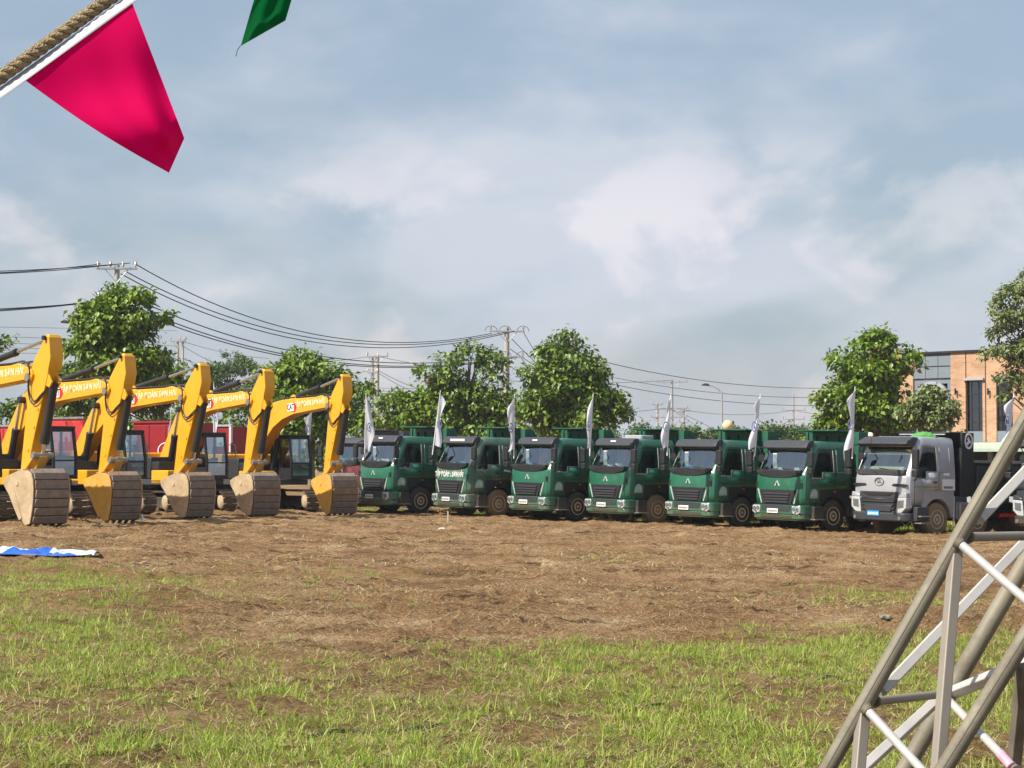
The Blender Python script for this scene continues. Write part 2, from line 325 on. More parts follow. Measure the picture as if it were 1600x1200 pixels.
def empty(name, loc, label, cat, group=None, rot=0.0, tilt=False):
    o = bpy.data.objects.new(name, None); C.objects.link(o); o.empty_display_size = .2
    Rm = Matrix.Rotation(rot, 3, 'Z')
    if tilt: Rm = Matrix.Rotation(TILT, 3, 'Y') @ Rm
    o.location = loc; o.rotation_euler = Rm.to_euler(); return tag(o, label, cat, group)
def copy_tree(o, kids, parent=None):
    c = o.copy(); C.objects.link(c)
    if parent is not None: c.parent = parent
    for ch in kids.get(o.name, []): copy_tree(ch, kids, c)
    return c
def kid_map():
    k = {}
    for o in S.objects:
        if o.parent is not None: k.setdefault(o.parent.name, []).append(o)
    return k
def text(body, size, name, m, parent, X, depth=.006, align='CENTER', sx=1.0):
    cu = bpy.data.curves.new('lettering', 'FONT'); cu.body = body; cu.size = size; cu.extrude = depth; cu.align_x = align; cu.align_y = 'CENTER'; cu.resolution_u = 3
    cu.offset = size*.018
    t = bpy.data.objects.new('lettering', cu); C.objects.link(t)
    dg = bpy.context.evaluated_depsgraph_get(); me = bpy.data.meshes.new_from_object(t.evaluated_get(dg))
    bpy.data.objects.remove(t); bpy.data.curves.remove(cu)
    me.transform(X @ Matrix.Diagonal((sx, 1, 1, 1))); me.materials.clear(); me.materials.append(M[m])
    o = bpy.data.objects.new(name, me); C.objects.link(o); o.parent = parent; return o
def cr_(pts, k=5):                                    # Catmull-Rom through pts
    p = [Vector(q) for q in pts]; p = [p[0]*2-p[1]]+p+[p[-1]*2-p[-2]]; out = []
    for i in range(1, len(p)-2):
        a, b, c, d = p[i-1:i+3]
        for j in range(k): t = j/k; out.append(.5*((2*b)+(c-a)*t+(2*a-5*b+4*c-d)*t*t+(3*b-a-3*c+d)*t*t*t))
    return out+[p[-2]]
def basis(o, ex, ey):                                 # 4x4 with text plane axes ex, ey at o
    ex = Vector(ex).normalized(); ez = ex.cross(Vector(ey)).normalized(); ey = ez.cross(ex)
    m = Matrix((ex, ey, ez)).transposed().to_4x4(); m.translation = Vector(o); return m
def H(*a):                                            # integer hash -> 0..1 (numpy)
    h = np.zeros_like(a[0], dtype=np.uint32)
    for i, x in enumerate(a): h ^= (x.astype(np.int64)*[374761393, 668265263, 2147483647-58][i]).astype(np.uint32); h = (h ^ (h >> 13))*np.uint32(1274126177)
    return ((h ^ (h >> 16)) & 0xffffff)/float(0xffffff)
def vnoise(x, y, s=0):
    xi, yi = np.floor(x), np.floor(y); fx, fy = x-xi, y-yi; fx = fx*fx*(3-2*fx); fy = fy*fy*(3-2*fy); z = np.full_like(xi, s)
    a, b, c, d = H(xi, yi, z), H(xi+1, yi, z), H(xi, yi+1, z), H(xi+1, yi+1, z)
    return (a*(1-fx)+b*fx)*(1-fy)+(c*(1-fx)+d*fx)*fy
def fbm(x, y, s=0, o=4, g=.5):
    r = 0; a = 1; t = 0
    for i in range(o): r = r+a*vnoise(x*2**i+17.3*i, y*2**i-9.1*i, s+i); t += a; a *= g
    return r/t
rng = np.random.default_rng(7)

# ------------------------------------------------------------------ ground
def sstep(a, b, x): t = np.clip((x-a)/(b-a), 0, 1); return t*t*(3-2*t)
def gmask(x, y):
    u = x/np.maximum(y, 1)
    db = 21.5 + 11*sstep(-.17, -.24, u) - 1.0*sstep(-.16, -.02, u)*sstep(.1, .0, u) + 1.5*sstep(.08, .2, u)
    m = sstep(db+3.5, db-1.5, y+7*(fbm(x*.45, y*.3, 3)-.5)*2)
    m = m*(.40+.60*sstep(.38, .54, fbm(x*.8, y*.45, 11, 4, .6)))
    for px, py, rx, ry, k in ((1395, 936, 1.6, 2.0, .75), (560, 897, 1.3, 2.0, .5), (940, 872, 1.0, 2.0, .4), (60, 915, 3.0, 4.0, .8), (420, 905, 2.0, 3.0, .4), (350, 935, 2.0, 3.0, .35)):
        c = GP(px, py); m = np.maximum(m, k*np.exp(-((x-c.x)/rx)**2-((y-c.y)/ry)**2)*(.4+.6*sstep(.4, .6, fbm(x*1.1, y*.7, 5))))
    return m
def ground_h(x, y, g):
    h = .10*(fbm(x*.35, y*.3, 21)-.5) + .13*(fbm(x*1.3, y*1.1, 31, 4, .6)-.5)*(1-.4*g)
    h = h + .11*(vnoise(x*.22, y*1.1+.3*x, 41)-.5)*(1-.7*g)                          # ruts across the field
    h = h + .42*np.maximum(0, fbm(x*1.5, y*.9, 51, 5, .62)-.57)*(1-.6*g) - .20*np.maximum(0, fbm(x*.9, y*.8, 57, 4, .6)-.58)            # clods
    h = h + .13*np.maximum(0, vnoise(x*4.3, y*3.2, 61)-.60)*(1-.5*g) + .05*(vnoise(x*9, y*7, 63)-.5)
    for c, r, a in MOUNDS: h = h + a*np.exp(-((x-c.x)/r)**2-((y-c.y)/(r*1.2))**2)*(.6+.8*fbm(x*2.2, y*2.2, 71))
    return h*sstep(2, 8, y)*sstep(160, 95, y)
MOUNDS = [(GP(252, 795), .9, .42), (GP(196, 800), .8, .2), (GP(140, 800), .9, .22), (GP(1140, 810), 1.0, .14), (GP(1290, 822), 1.2, .12), (GP(760, 950), 1.6, .16), (GP(180, 940), 1.4, .14), (GP(330, 802), 1.0, .15)]
def make_ground():
    ys = [-450, -60, 0, 3, 6]+list(9*1.0062**np.arange(0, 392))+[110, 125, 150, 200, 260, 330, 400, 450]
    us = np.concatenate([[-6, -3, -2, -1.3, -.9, -.65, -.5, -.42], np.linspace(-.37, .37, 600), [.42, .5, .65, .9, 1.3, 2, 3, 6]])
    Y = np.array(ys)[:, None]*np.ones(len(us))[None]; Wd = np.where(np.array(ys) < -50, 70, np.maximum(np.array(ys), 9)); X = np.clip(Wd[:, None]*us[None], -440, 440)
    g = gmask(X, Y); Z = -TILT*60*np.tanh(X/60)+ground_h(X, Y, g)
    nr, nc = X.shape; idx = np.arange(nr*nc).reshape(nr, nc)
    f = np.stack([idx[:-1, :-1], idx[:-1, 1:], idx[1:, 1:], idx[1:, :-1]], -1).reshape(-1, 4)
    m = bpy.data.materials.new('field_soil'); m.use_nodes = True; nt = m.node_tree; N, L = nt.nodes.new, nt.links.new
    b = nt.nodes['Principled BSDF']; b.inputs['Roughness'].default_value = .95; b.inputs['Specular IOR Level'].default_value = .15
    tc = N('ShaderNodeTexCoord'); at = N('ShaderNodeAttribute'); at.attribute_name = 'grassy'
    def noise(sc, det, rough=.6, scale=(1, 1, 1), dist=0):
        mp = N('ShaderNodeMapping'); mp.inputs['Scale'].default_value = scale; L(tc.outputs['Object'], mp.inputs[0])
        n = N('ShaderNodeTexNoise'); n.inputs['Scale'].default_value = sc; n.inputs['Detail'].default_value = det; n.inputs['Roughness'].default_value = rough; n.inputs['Distortion'].default_value = dist
        L(mp.outputs[0], n.inputs['Vector']); return n.outputs['Fac']
    def ramp(v, pts):
        r = N('ShaderNodeValToRGB'); e = r.color_ramp.elements
        e[0].position, e[0].color = pts[0][0], (*pts[0][1], 1); e[1].position, e[1].color = pts[-1][0], (*pts[-1][1], 1)
        for p, c in pts[1:-1]: q = e.new(p); q.color = (*c, 1)
        L(v, r.inputs[0]); return r.outputs[0]
    def mix(f_, a, b_, mode='MIX'):
        x = N('ShaderNodeMix'); x.data_type = 'RGBA'; x.blend_type = mode
        for s, v in ((0, f_), (6, a), (7, b_)):
            if isinstance(v, float): x.inputs[s].default_value = v
            elif isinstance(v, tuple): x.inputs[s].default_value = (*v, 1)
            else: L(v, x.inputs[s])
        return x.outputs[2]
    def rng_(v, a, b_, c=0., d=1.):
        r = N('ShaderNodeMapRange'); r.interpolation_type = 'SMOOTHSTEP'
        for i, q in ((1, a), (2, b_), (3, c), (4, d)): r.inputs[i].default_value = q
        L(v, r.inputs[0]); return r.outputs[0]
    base = ramp(noise(.55, 9, .68), [(.32, (.15, .078, .037)), (.46, (.285, .162, .078)), (.57, (.37, .232, .122)), (.70, (.55, .40, .245))])
    dark = rng_(noise(1.3, 10, .8, (.5, 1.2, 1), .9), .525, .60, 0., .97)
    base = mix(dark, base, (.070, .034, .017))
    straw = rng_(noise(9, 6, .75, (.55, 1.3, 1), .8), .50, .64, 0., .62)
    base = mix(straw, base, (.37, .26, .11))
    fine = rng_(noise(26, 5, .8), .35, .65, .36, 1.65)
    hs = N('ShaderNodeHueSaturation'); L(base, hs.inputs['Color']); L(fine, hs.inputs['Value']); base = hs.outputs[0]
    thatch = ramp(noise(5, 8, .75), [(.36, (.075, .048, .022)), (.47, (.22, .145, .058)), (.57, (.33, .245, .095)), (.72, (.48, .38, .17))])
    gm = N('ShaderNodeMath'); gm.operation = 'MULTIPLY'; gm.use_clamp = True; gm.inputs[1].default_value = 1.15; L(at.outputs['Fac'], gm.inputs[0])
    L(mix(gm.outputs[0], base, thatch), b.inputs['Base Color'])
    bp = N('ShaderNodeBump'); bp.inputs['Strength'].default_value = 1.0; bp.inputs['Distance'].default_value = .16
    L(noise(4.5, 10, .78, (1, 1, 1), .5), bp.inputs['Height']); L(bp.outputs[0], b.inputs['Normal'])
    o = raw_mesh('ground', np.stack([X, Y, Z], -1).reshape(-1, 3), f, m)
    a = o.data.attributes.new('grassy', 'FLOAT', 'POINT'); a.data.foreach_set('value', g.astype(np.float32).ravel())
    o.data.polygons.foreach_set('use_smooth', np.ones(len(f), bool)); tag(o, kind='structure')
make_ground()

def blades(name, m, x, y, length, lean, width, az, kind_flat=0.0):
    n = len(x); g = gmask(x, y); z = -TILT*60*np.tanh(x/60)+ground_h(x, y, g)-.01
    b = np.stack([x, y, z], -1); d = np.stack([np.cos(az), np.sin(az), np.zeros(n)], -1)
    az2 = rng.uniform(0, 2*np.pi, n); w = np.stack([np.cos(az2), np.sin(az2), np.zeros(n)], -1)*(width/2)[:, None]
    up = np.array([0, 0, 1.])[None]; Lc = length[:, None]; ln = lean[:, None]
    t1, t2 = ln*1.35, np.minimum(ln*2.1, 1.95)
    mid = b+(up*np.cos(t1)+d*np.sin(t1))*Lc*.55; tip = mid+(up*np.cos(t2)+d*np.sin(t2))*Lc*.45
    mid[:, 2] = np.maximum(mid[:, 2], z+.008); tip[:, 2] = np.maximum(tip[:, 2], z+.012)
    v = np.stack([b-w, b+w, mid+w*.8, mid-w*.8, tip+w*.12, tip-w*.12], 1).reshape(-1, 3)
    k = (np.arange(n)*6)[:, None]; f = np.concatenate([k+np.array([[0, 1, 2, 3]]), k+np.array([[3, 2, 4, 5]])], 0)
    return raw_mesh(name, v, f, m)
def scatter(n, d0, d1, pw=1.0):
    y = (rng.uniform(d0**(pw+1), d1**(pw+1), n))**(1/(pw+1)); n = len(y); x = rng.uniform(-.42, .42, n)*y; return x, y
def make_grass():
    # tufts
    xs, ys = scatter(62000, 11.0, 42, .4); g = gmask(xs, ys); keep = rng.uniform(0, 1, len(xs)) < g**1.55*.74; xs, ys, g = xs[keep], ys[keep], g[keep]
    T = []
    k = rng.integers(6, 26, len(xs)); x = np.repeat(xs, k); y = np.repeat(ys, k); big = np.repeat(.55+1.1*rng.uniform(0, 1, len(xs))**3, k); n = len(x)
    r = rng.normal(0, .045, (2, n))*big; az = np.arctan2(r[1], r[0])+rng.normal(0, .6, n)
    o = blades('grass', 'grass', x+r[0], y+r[1], rng.uniform(.04, .135, n)*big, rng.uniform(.08, .9, n), rng.uniform(.004, .010, n), az)
    tag(o, 'patchy green grass growing across the near part of the field', 'grass', kind='stuff')
    # strip of grass along the wheels of the trucks
    X, Y = [], []
    for (px0, py0, px1, py1, n, w) in ((640, 800, 1330, 826, 620, .5), (1400, 832, 1600, 826, 1900, .7), (1400, 822, 1640, 818, 2500, 1.8), (565, 796, 640, 800, 220, .5), (1010, 806, 1040, 810, 260, .4)):
        a, b_ = GP(px0, py0), GP(px1, py1); t = rng.uniform(0, 1, n)
        t = t[rng.uniform(0, 1, n) < sstep(.35, .6, fbm(t*14+px0, t*0+3.3, 9, 3))+.02]
        X.append(a.x+(b_.x-a.x)*t+rng.normal(0, .25, len(t))); Y.append(a.y+(b_.y-a.y)*t+rng.normal(0, w, len(t)))
    x = np.concatenate(X); y = np.concatenate(Y); k = 6; x = np.repeat(x, k); y = np.repeat(y, k); n = len(x); r = rng.normal(0, .08, (2, n))
    o = blades('grass', 'grass', x+r[0], y+r[1], rng.uniform(.07, .22, n), rng.uniform(.1, .8, n), rng.uniform(.010, .024, n), rng.uniform(0, 6.28, n))
    tag(o, 'thin fringe of green grass along the wheels of the parked trucks', 'grass', kind='stuff')
    # dry stalks lying about
    x, y = scatter(310000, 11.0, 30, .3); g = gmask(x, y); keep = rng.uniform(0, 1, len(x)) < .08+.70*fbm(x*1.2, y*.8, 77)*(.35+.75*g); x, y = x[keep], y[keep]; n = len(x)
    o = blades('dry_grass', 'straw', x, y, rng.uniform(.06, .24, n), rng.uniform(.75, 1.08, n), rng.uniform(.004, .009, n), rng.uniform(0, 6.28, n))
    tag(o, 'dry straw and dead grass lying over the brown soil near the camera', 'dry grass', kind='stuff')
    x, y = scatter(92000, 28, 72, .1); keep = rng.uniform(0, 1, len(x)) < sstep(.42, .62, fbm(x*.5, y*.4, 78)); x, y = x[keep], y[keep]; n = len(x)
    o = blades('dry_grass', 'straw', x, y, rng.uniform(.06, .26, n), rng.uniform(.75, 1.08, n), rng.uniform(.010, .022, n), rng.uniform(0, 6.28, n))
    tag(o, 'dry straw trampled into the churned soil in front of the trucks', 'dry grass', kind='stuff')
make_grass()

# ------------------------------------------------------------------ trees
def leaf_cloud(name, parent, blobs, d, m, n_clusters, leaf, per=11, seed=1, droop=.45, shell=.5, squash=.85, clump=15):
    r = np.random.default_rng(seed); s = FPX/d
    c = np.array([tuple(P(b[0], b[1], d+(b[4] if len(b) > 4 else 0))) for b in blobs]); rad = .79*np.array([(b[2]/s, b[2]/s*squash, b[3]/s) for b in blobs]); leaf = leaf*.92; n_clusters = int(n_clusters*1.5)
    wgt = rad[:, 0]*rad[:, 2]; wgt = wgt/wgt.sum(); bi = r.choice(len(blobs), n_clusters, p=wgt)
    K = max(3, int(n_clusters/clump)); kb = r.choice(len(blobs), K, p=wgt)          # boughs: tight clumps of twigs with gaps between
    kq = r.normal(0, 1, (K, 3)); kq /= np.linalg.norm(kq, axis=1)[:, None]
    kc = c[kb]+kq*rad[kb]*(shell+(1-shell)*r.uniform(0, 1, K)**.7)[:, None]*(1+.14*r.normal(0, 1, K))[:, None]
    ki = r.integers(0, K, n_clusters); q = r.normal(0, 1, (n_clusters, 3)); q[:, 2] = np.abs(q[:, 2])*.9-.18; q += kq[ki]*.35; q /= np.linalg.norm(q, axis=1)[:, None]
    cr = leaf*2.5*r.uniform(.55, 1.25, K)
    p = kc[ki]+q*np.stack([cr, cr, cr*.55], 1)[ki]
    n = n_clusters*per; P0 = np.repeat(p, per, 0); Q = np.repeat(q, per, 0)
    dirs = Q*.75+r.normal(0, .62, (n, 3)); dirs[:, 2] -= droop*r.uniform(.5, 2.0, n); dirs /= np.linalg.norm(dirs, axis=1)[:, None]
    P0 = P0+r.normal(0, leaf*.55, (n, 3))
    nrm = np.array([0, 0, 1.])+r.normal(0, .45, (n, 3))+Q*.3; side = np.cross(dirs, nrm); side /= np.linalg.norm(side, axis=1)[:, None]+1e-6
    up = np.cross(side, dirs); L = (leaf*r.uniform(.65, 1.25, n))[:, None]; w = L*r.uniform(.22, .30, n)[:, None]
    w = w*1.15
    v = np.stack([P0, P0+dirs*L*.45-side*w+up*L*.06, P0+dirs*L*.5-up*L*.04, P0+dirs*L*.45+side*w+up*L*.06, P0+dirs*L-up*L*.22], 1).reshape(-1, 3)
    k = (np.arange(n)*5)[:, None]; f = np.concatenate([k+np.array([[0, 1, 2]]), k+np.array([[0, 2, 3]]), k+np.array([[1, 4, 2]]), k+np.array([[2, 4, 3]])], 0)
    inv = Matrix.Translation(-parent.location) if parent is not None else Matrix()
    off = np.array(tuple(parent.location)) if parent is not None else 0
    return raw_mesh(name, v-off, f, m, parent)
def tree(name, label, blobs, d, m, ncl, leaf, trunk_px, trunk_r=.16, seed=1, group='trees behind the parked machines', per=11, extra=None, droop=.5):
    base = GX(trunk_px, d); base.z -= .05
    t = empty(name, base, label, 'tree', group)
    mb = MB(); cs = [P(b[0], b[1], d+(b[4] if len(b) > 4 else 0))-base for b in blobs]
    top = max(cs, key=lambda q: q.z); R = random.Random(seed)
    pts = [Vector((0, 0, 0))]+[Vector((top.x*f*f+R.uniform(-.1, .1), top.y*f*f, top.z*f)) for f in (.25, .45, .65, .85, 1.0)]
    mb.path(pts, [trunk_r, trunk_r*.85, trunk_r*.7, trunk_r*.5, trunk_r*.3, trunk_r*.12], 9)
    for q in cs:
        f = min(.8, max(.2, (q.z*.75)/max(top.z, .1)-.12)); i = min(4, int(f*5)); st = pts[i].lerp(pts[i+1], f*5-i)
        for j in range(3):
            e = q+Vector((R.uniform(-.7, .7), R.uniform(-.7, .7), R.uniform(-.2, .5))); mid = st.lerp(e, .5)+Vector((0, 0, .25))
            mb.path([st, mid, e], [trunk_r*.34, trunk_r*.2, trunk_r*.06], 6)
    mb.build('trunk', 'bark', t)
    leaf_cloud('crown', t, blobs, d, m, ncl, leaf, per, seed, droop)
    if extra: leaf_cloud('dry_leaves', t, extra[0], d-.3, 'leaf_dry', max(2, extra[1]//4), leaf, 7, seed+50)
    return t
tree('broadleaf_tree', 'tall broad-leaved tree rising behind the nearest yellow excavators', [(178, 470, 28, 18), (200, 474, 26, 18), (158, 502, 38, 26), (212, 514, 42, 30), (180, 520, 52, 38), (145, 527, 28, 16), (200, 560, 42, 34), (225, 565, 22, 26), (165, 575, 30, 26), (185, 600, 55, 26), (242, 504, 16, 12), (124, 503, 10, 8), (135, 545, 20, 16)], 97, 'leaf_a', 760, .36, 185, .22, 11)
tree('broadleaf_tree', 'low dark broad-leaved tree between the tallest tree and the hazy feathery tree', [(235, 600, 50, 26), (270, 590, 32, 22), (215, 630, 44, 22), (130, 590, 30, 26), (110, 620, 24, 26)], 104, 'leaf_b', 360, .34, 240, .14, 12)
tree('broadleaf_tree', 'broad-leaved tree with a rounded crown directly behind the last excavator beside the green trucks', [(480, 582, 38, 22), (455, 600, 40, 26), (505, 590, 28, 20), (470, 630, 48, 32), (520, 615, 24, 18), (435, 625, 22, 22), (560, 610, 14, 16), (545, 640, 26, 16), (558, 655, 22, 22), (500, 655, 34, 28), (468, 668, 44, 22), (510, 682, 40, 18), (552, 676, 24, 16)], 105, 'leaf_a', 560, .36, 490, .17, 13)
tree('broadleaf_tree', 'low bushy yellow-green tree behind the first green truck beside the double pole', [(640, 622, 34, 20), (625, 645, 32, 24), (660, 650, 36, 26), (612, 655, 18, 16), (680, 625, 24, 20), (640, 665, 40, 14)], 122, 'leaf_a', 440, .36, 645, .15, 14, extra=([(602, 664, 10, 12)], 10))
tree('broadleaf_tree', 'irregular open-crowned tree just left of the tall concrete pole', [(700, 570, 22, 14), (695, 582, 24, 16), (735, 560, 14, 22), (765, 568, 16, 14), (720, 600, 40, 24), (755, 600, 28, 24), (770, 625, 20, 22), (700, 640, 40, 30), (745, 640, 38, 28), (715, 668, 40, 16), (750, 675, 20, 12), (785, 655, 12, 22), (738, 545, 7, 10)], 120, 'leaf_b', 640, .36, 725, .18, 15, extra=([(695, 595, 9, 10)], 7))
tree('broadleaf_tree', 'large cone-shaped broad-leaved tree just right of the tall concrete pole', [(890, 527, 12, 8), (888, 540, 22, 12), (905, 545, 18, 14), (865, 548, 20, 14), (885, 560, 45, 24), (915, 575, 28, 20), (850, 585, 24, 18), (885, 600, 60, 30), (925, 605, 34, 22), (840, 625, 26, 20), (885, 640, 62, 28), (940, 630, 28, 16), (840, 655, 30, 22), (900, 665, 55, 22), (950, 655, 26, 16), (820, 650, 10, 24)], 112, 'leaf_b', 980, .38, 890, .22, 16)
tree('broadleaf_tree', 'bright leafy tree with a few dry brown leaves beside the brick building', [(1375, 538, 22, 14), (1340, 560, 34, 16), (1398, 565, 18, 13), (1355, 580, 42, 22), (1330, 605, 36, 20), (1378, 600, 30, 26), (1345, 635, 50, 26), (1385, 635, 30, 26), (1310, 650, 22, 22), (1360, 665, 60, 18), (1400, 660, 22, 20), (1300, 665, 14, 10), (1416, 560, 5, 7)], 102, 'leaf_a', 820, .35, 1360, .19, 17, extra=([(1400, 645, 16, 12), (1418, 640, 12, 10), (1390, 548, 5, 14), (1422, 575, 5, 8)], 34))
tree('broadleaf_tree', 'small thin-leaved tree standing in front of the arched window', [(1455, 630, 24, 20), (1445, 655, 30, 22), (1470, 655, 18, 20), (1430, 640, 14, 18), (1455, 616, 12, 8)], 92, 'leaf_c', 300, .24, 1455, .10, 18)
tree('spreading_tree', 'grey-green spreading tree at the right edge in front of the brick building', [(1600, 480, 50, 28), (1572, 512, 26, 18), (1600, 515, 50, 24), (1568, 545, 26, 13), (1605, 552, 50, 24), (1640, 520, 60, 70), (1585, 590, 26, 14), (1600, 625, 26, 26), (1572, 602, 12, 8), (1660, 580, 50, 60), (1596, 455, 22, 16), (1640, 440, 40, 40)], 92, 'leaf_c', 1150, .26, 1640, .24, 19, extra=([(1590, 570, 10, 16)], 10))
tree('feathery_tree', 'hazy feathery tree with flat spreading tiers far behind the excavators', [(355, 565, 40, 9), (340, 580, 36, 9), (375, 575, 26, 8), (330, 600, 40, 12), (370, 605, 34, 12), (350, 630, 50, 16), (320, 565, 14, 6)], 190, 'leaf_far', 480, .34, 350, .2, 20, per=12, droop=.1)
tree('feathery_tree', 'smaller hazy feathery tree half hidden by the rounded tree behind the last excavator', [(430, 580, 22, 8), (415, 596, 26, 11), (440, 606, 24, 16), (405, 622, 26, 16)], 180, 'leaf_far', 260, .34, 425, .16, 21, per=12, droop=.1)
tree('broadleaf_tree', 'slip of a tree showing at the far left edge behind the first boom', [(-6, 535, 14, 10), (-10, 550, 14, 14), (-40, 560, 30, 40)], 100, 'leaf_a', 130, .34, -30, .15, 22)
def mass(label, blobs, d, m, ncl, leaf, seed):
    o = leaf_cloud('shrubbery', None, blobs, d, m, ncl, leaf, 10, seed, .3, .2); tag(o, label, 'shrubs', kind='stuff')
R_ = random.Random(5)
mass('dark green roadside shrubs behind the excavators and red tippers', [(x, 668+R_.uniform(-12, 8)-(14 if x > 330 else 0), 30, 26+R_.uniform(-4, 6)) for x in range(-60, 570, 26)]+[(x, 715, 34, 30) for x in range(-60, 620, 30)], 128, 'leaf_b', 2600, .34, 31)
mass('pale hedge line and low trees far beyond the green trucks', [(x, 690+R_.uniform(-6, 6), 26, 14+R_.uniform(0, 5)) for x in range(560, 1420, 20)]+[(x, 680+R_.uniform(-5, 4), 14, 10) for x in list(range(1060, 1095, 9))+list(range(1205, 1260, 9))], 205, 'leaf_far', 2600, .45, 32)
mass('dark shrubs under the trees behind the silver truck', [(x, 705, 26, 26) for x in range(1280, 1500, 22)], 104, 'leaf_b', 700, .3, 33)

# ------------------------------------------------------------------ brick building
def building():
    a = math.radians(41); u = Vector((math.cos(a), -math.sin(a), 0)); X0, Y0 = (1486-800)/FPX*110, 110.0
    def T(px): k = (px-800)/FPX; return (k*Y0-X0)/(u.x-k*u.y)
    def Z(px, py): return HC+(724.6-py)/FPX*(Y0+u.y*T(px))-gz
    gz = G(X0); b = empty('brick_building', (X0, Y0, gz), 'orange brick building with grey cladding and tall black windows at the right edge', 'building', rot=-a)
    top = Z(1486, 551.5); sill = Z(1520, 674); base = Z(1520, 691); wt = Z(1520, 594)
    tl, tr = T(1392), T(1720); t0, t1 = T(1427), T(1486)
    def wall(x0, x1, z0, z1): MB().bx(x0, x1, 0, .35, z0, z1).build('brick_wall', 'brick', b, smooth=0)
    wall(tl, t0, base, top); w0, w1, w2, w3 = T(1510), T(1535.5), T(1557), T(1582.5); w4, w5 = T(1604), T(1630)
    for x0, x1 in ((t1, w0), (w1, w2), (w3, w4), (w5, tr)): wall(x0, x1, base, top)
    for x0, x1 in ((w0, w1), (w2, w3), (w4, w5)):
        wall(x0+.004, x1-.004, wt, top-.002)
        MB().bx(x0, x1, .05, .3, base, sill).build('sill_panel', 'gpanel', b, smooth=0)
        MB().bx(x0-.12, x1+.12, -.16, .2, wt-.02, wt+.12).build('lintel', 'gtrim', b, bevel=.01)
        f = MB(); fw = .06
        f.bx(x0+.01, x0+fw, .14, .22, sill, wt-.02).bx(x1-fw, x1-.01, .14, .22, sill, wt-.02)
        for z in (sill, sill+(wt-sill)*.16, sill+(wt-sill)*.44, sill+(wt-sill)*.72, wt-.08): f.bx(x0+fw, x1-fw, .142, .218, z, z+.06)
        for k in (.26, .70): f.bx(x0+(x1-x0)*k-.025, x0+(x1-x0)*k+.025, .145, .215, sill+.06, wt-.08)
        w = f.build('window', 'frame', b, smooth=0)
        MB().bx(x0+fw, x1-fw, .175, .185, sill+.03, wt-.03).build('pane', 'bglass', w, smooth=0)
        c = MB(); hz = (sill+wt)/2+.2
        pts = [(x0+.1, sill+.2), (x0+.1, wt-.1), (x0+.3, wt-.1), (x0+.28, hz), (x0+.2, sill+.2)]; c.prism(pts, .32, .36, 'y')
        c.prism([(x0+.34, hz), (x1-.14, hz-.1), (x1-.42, sill+.75), (x0+.36, sill+.4)], .33, .37, 'y').build('curtain', 'curt_white', w)
        MB().bx(x0+.1, x1-.1, .9, .95, sill, wt).build('dark_room', 'dark_room', w, smooth=0)
    # thin black strips painted in for shadow joints in the brickwork
    j = MB()
    for px in (1510, 1540.5): j.bx(T(px)-.02, T(px)+.02, -.025, -.002, base, top-.05)
    j.build('shadow_joint', 'frame', b, smooth=0)
    # grey clad bay: panels one by one, arch below
    zs = [Z(1456, 556), Z(1456, 573), Z(1456, 592), Z(1456, 609), Z(1456, 632), Z(1456, 655), base+.3]; ax0, ax1 = T(1434), T(1479); acx, ar = (ax0+ax1)/2, (ax1-ax0)/2; az = Z(1456, 626)
    MB().bx(t0, t1, .12, .35, az+ar+.05, top).bx(t0, acx-ar-.02, .12, .35, base, az+ar+.05).bx(acx+ar+.02, t1, .12, .35, base, az+ar+.05).build('backing_wall', 'gpanel', b, smooth=0)
    n = 3; first = None
    for r in range(len(zs)-1):
        for c in range(n):
            x0, x1 = t0+(t1-t0)*c/n+.012, t0+(t1-t0)*(c+1)/n-.012; z0, z1 = zs[r+1]+.03, zs[r]-.03
            if z0 < az+ar+.32 and not (x1 < acx-ar-.2 or x0 > acx+ar+.2):
                if x0 < acx-ar-.25: x1 = acx-ar-.22
                elif x1 > acx+ar+.25: x0 = acx+ar+.22
                elif z0 < az+ar+.3 < z1: z0 = az+ar+.32
                else: continue
                if r < 3: z0 = max(z0, az+ar*.8) if (c == 1) else z0
            if x1-x0 < .08 or z1-z0 < .08: continue
            MB().bx(x0, x1, .02, .1, z0, z1).build('panel', 'gpanel', b, bevel=.012, smooth=0)
    arc = [(acx+(ar+.18)*math.cos(t), az+(ar+.18)*math.sin(t)) for t in np.linspace(0, math.pi, 17)]; arci = [(acx+ar*math.cos(t), az+ar*math.sin(t)) for t in np.linspace(math.pi, 0, 17)]
    MB().prism([(acx+ar+.18, base+.3)]+arc+[(acx-ar-.18, base+.3), (acx-ar, base+.3)]+arci+[(acx+ar, base+.3)], -.04, .2, 'y').build('arch_surround', 'gtrim', b, smooth=0)
    wn = MB(); wn.prism([(acx+ar, base+.3)]+arci[::-1]+[(acx-ar, base+.3)], .16, .17, 'y'); w = wn.build('arched_window', 'bglass', b, smooth=0)
    f = MB(); f.path([(x, .13, z) for x, z in arci], .045, 6)
    for k in (-.5, 0, .5): f.bx(acx+ar*k-.03, acx+ar*k+.03, .11, .15, base+.3, az+ar*math.sqrt(1-k*k))
    for z in (az, az-1.2, az-2.4): f.bx(acx-ar, acx+ar, .112, .152, z, z+.06)
    f.build('frame', 'frame', w)
    MB().bx(t0, t1, .6, .7, base+.2, az+ar).build('dark_room', 'dark_room', b, smooth=0)
    # roof, sides, ground floor
    MB().bx(tl-.1, tr+.1, -.12, 14, top, top+.12).build('roof', 'frame', b, smooth=0)
    MB().bx(tl, tl+.3, .352, 14, 0, top-.003).bx(tl+.3, tr, 13.7, 14, 0, top-.003).bx(tr-.3, tr, .352, 13.7, 0, top-.003).build('side_wall', 'brick', b, smooth=0)
    MB().bx(tl, tr, -.02, .35, base-.35, base-.005).build('floor_beam', 'gtrim', b, smooth=0)
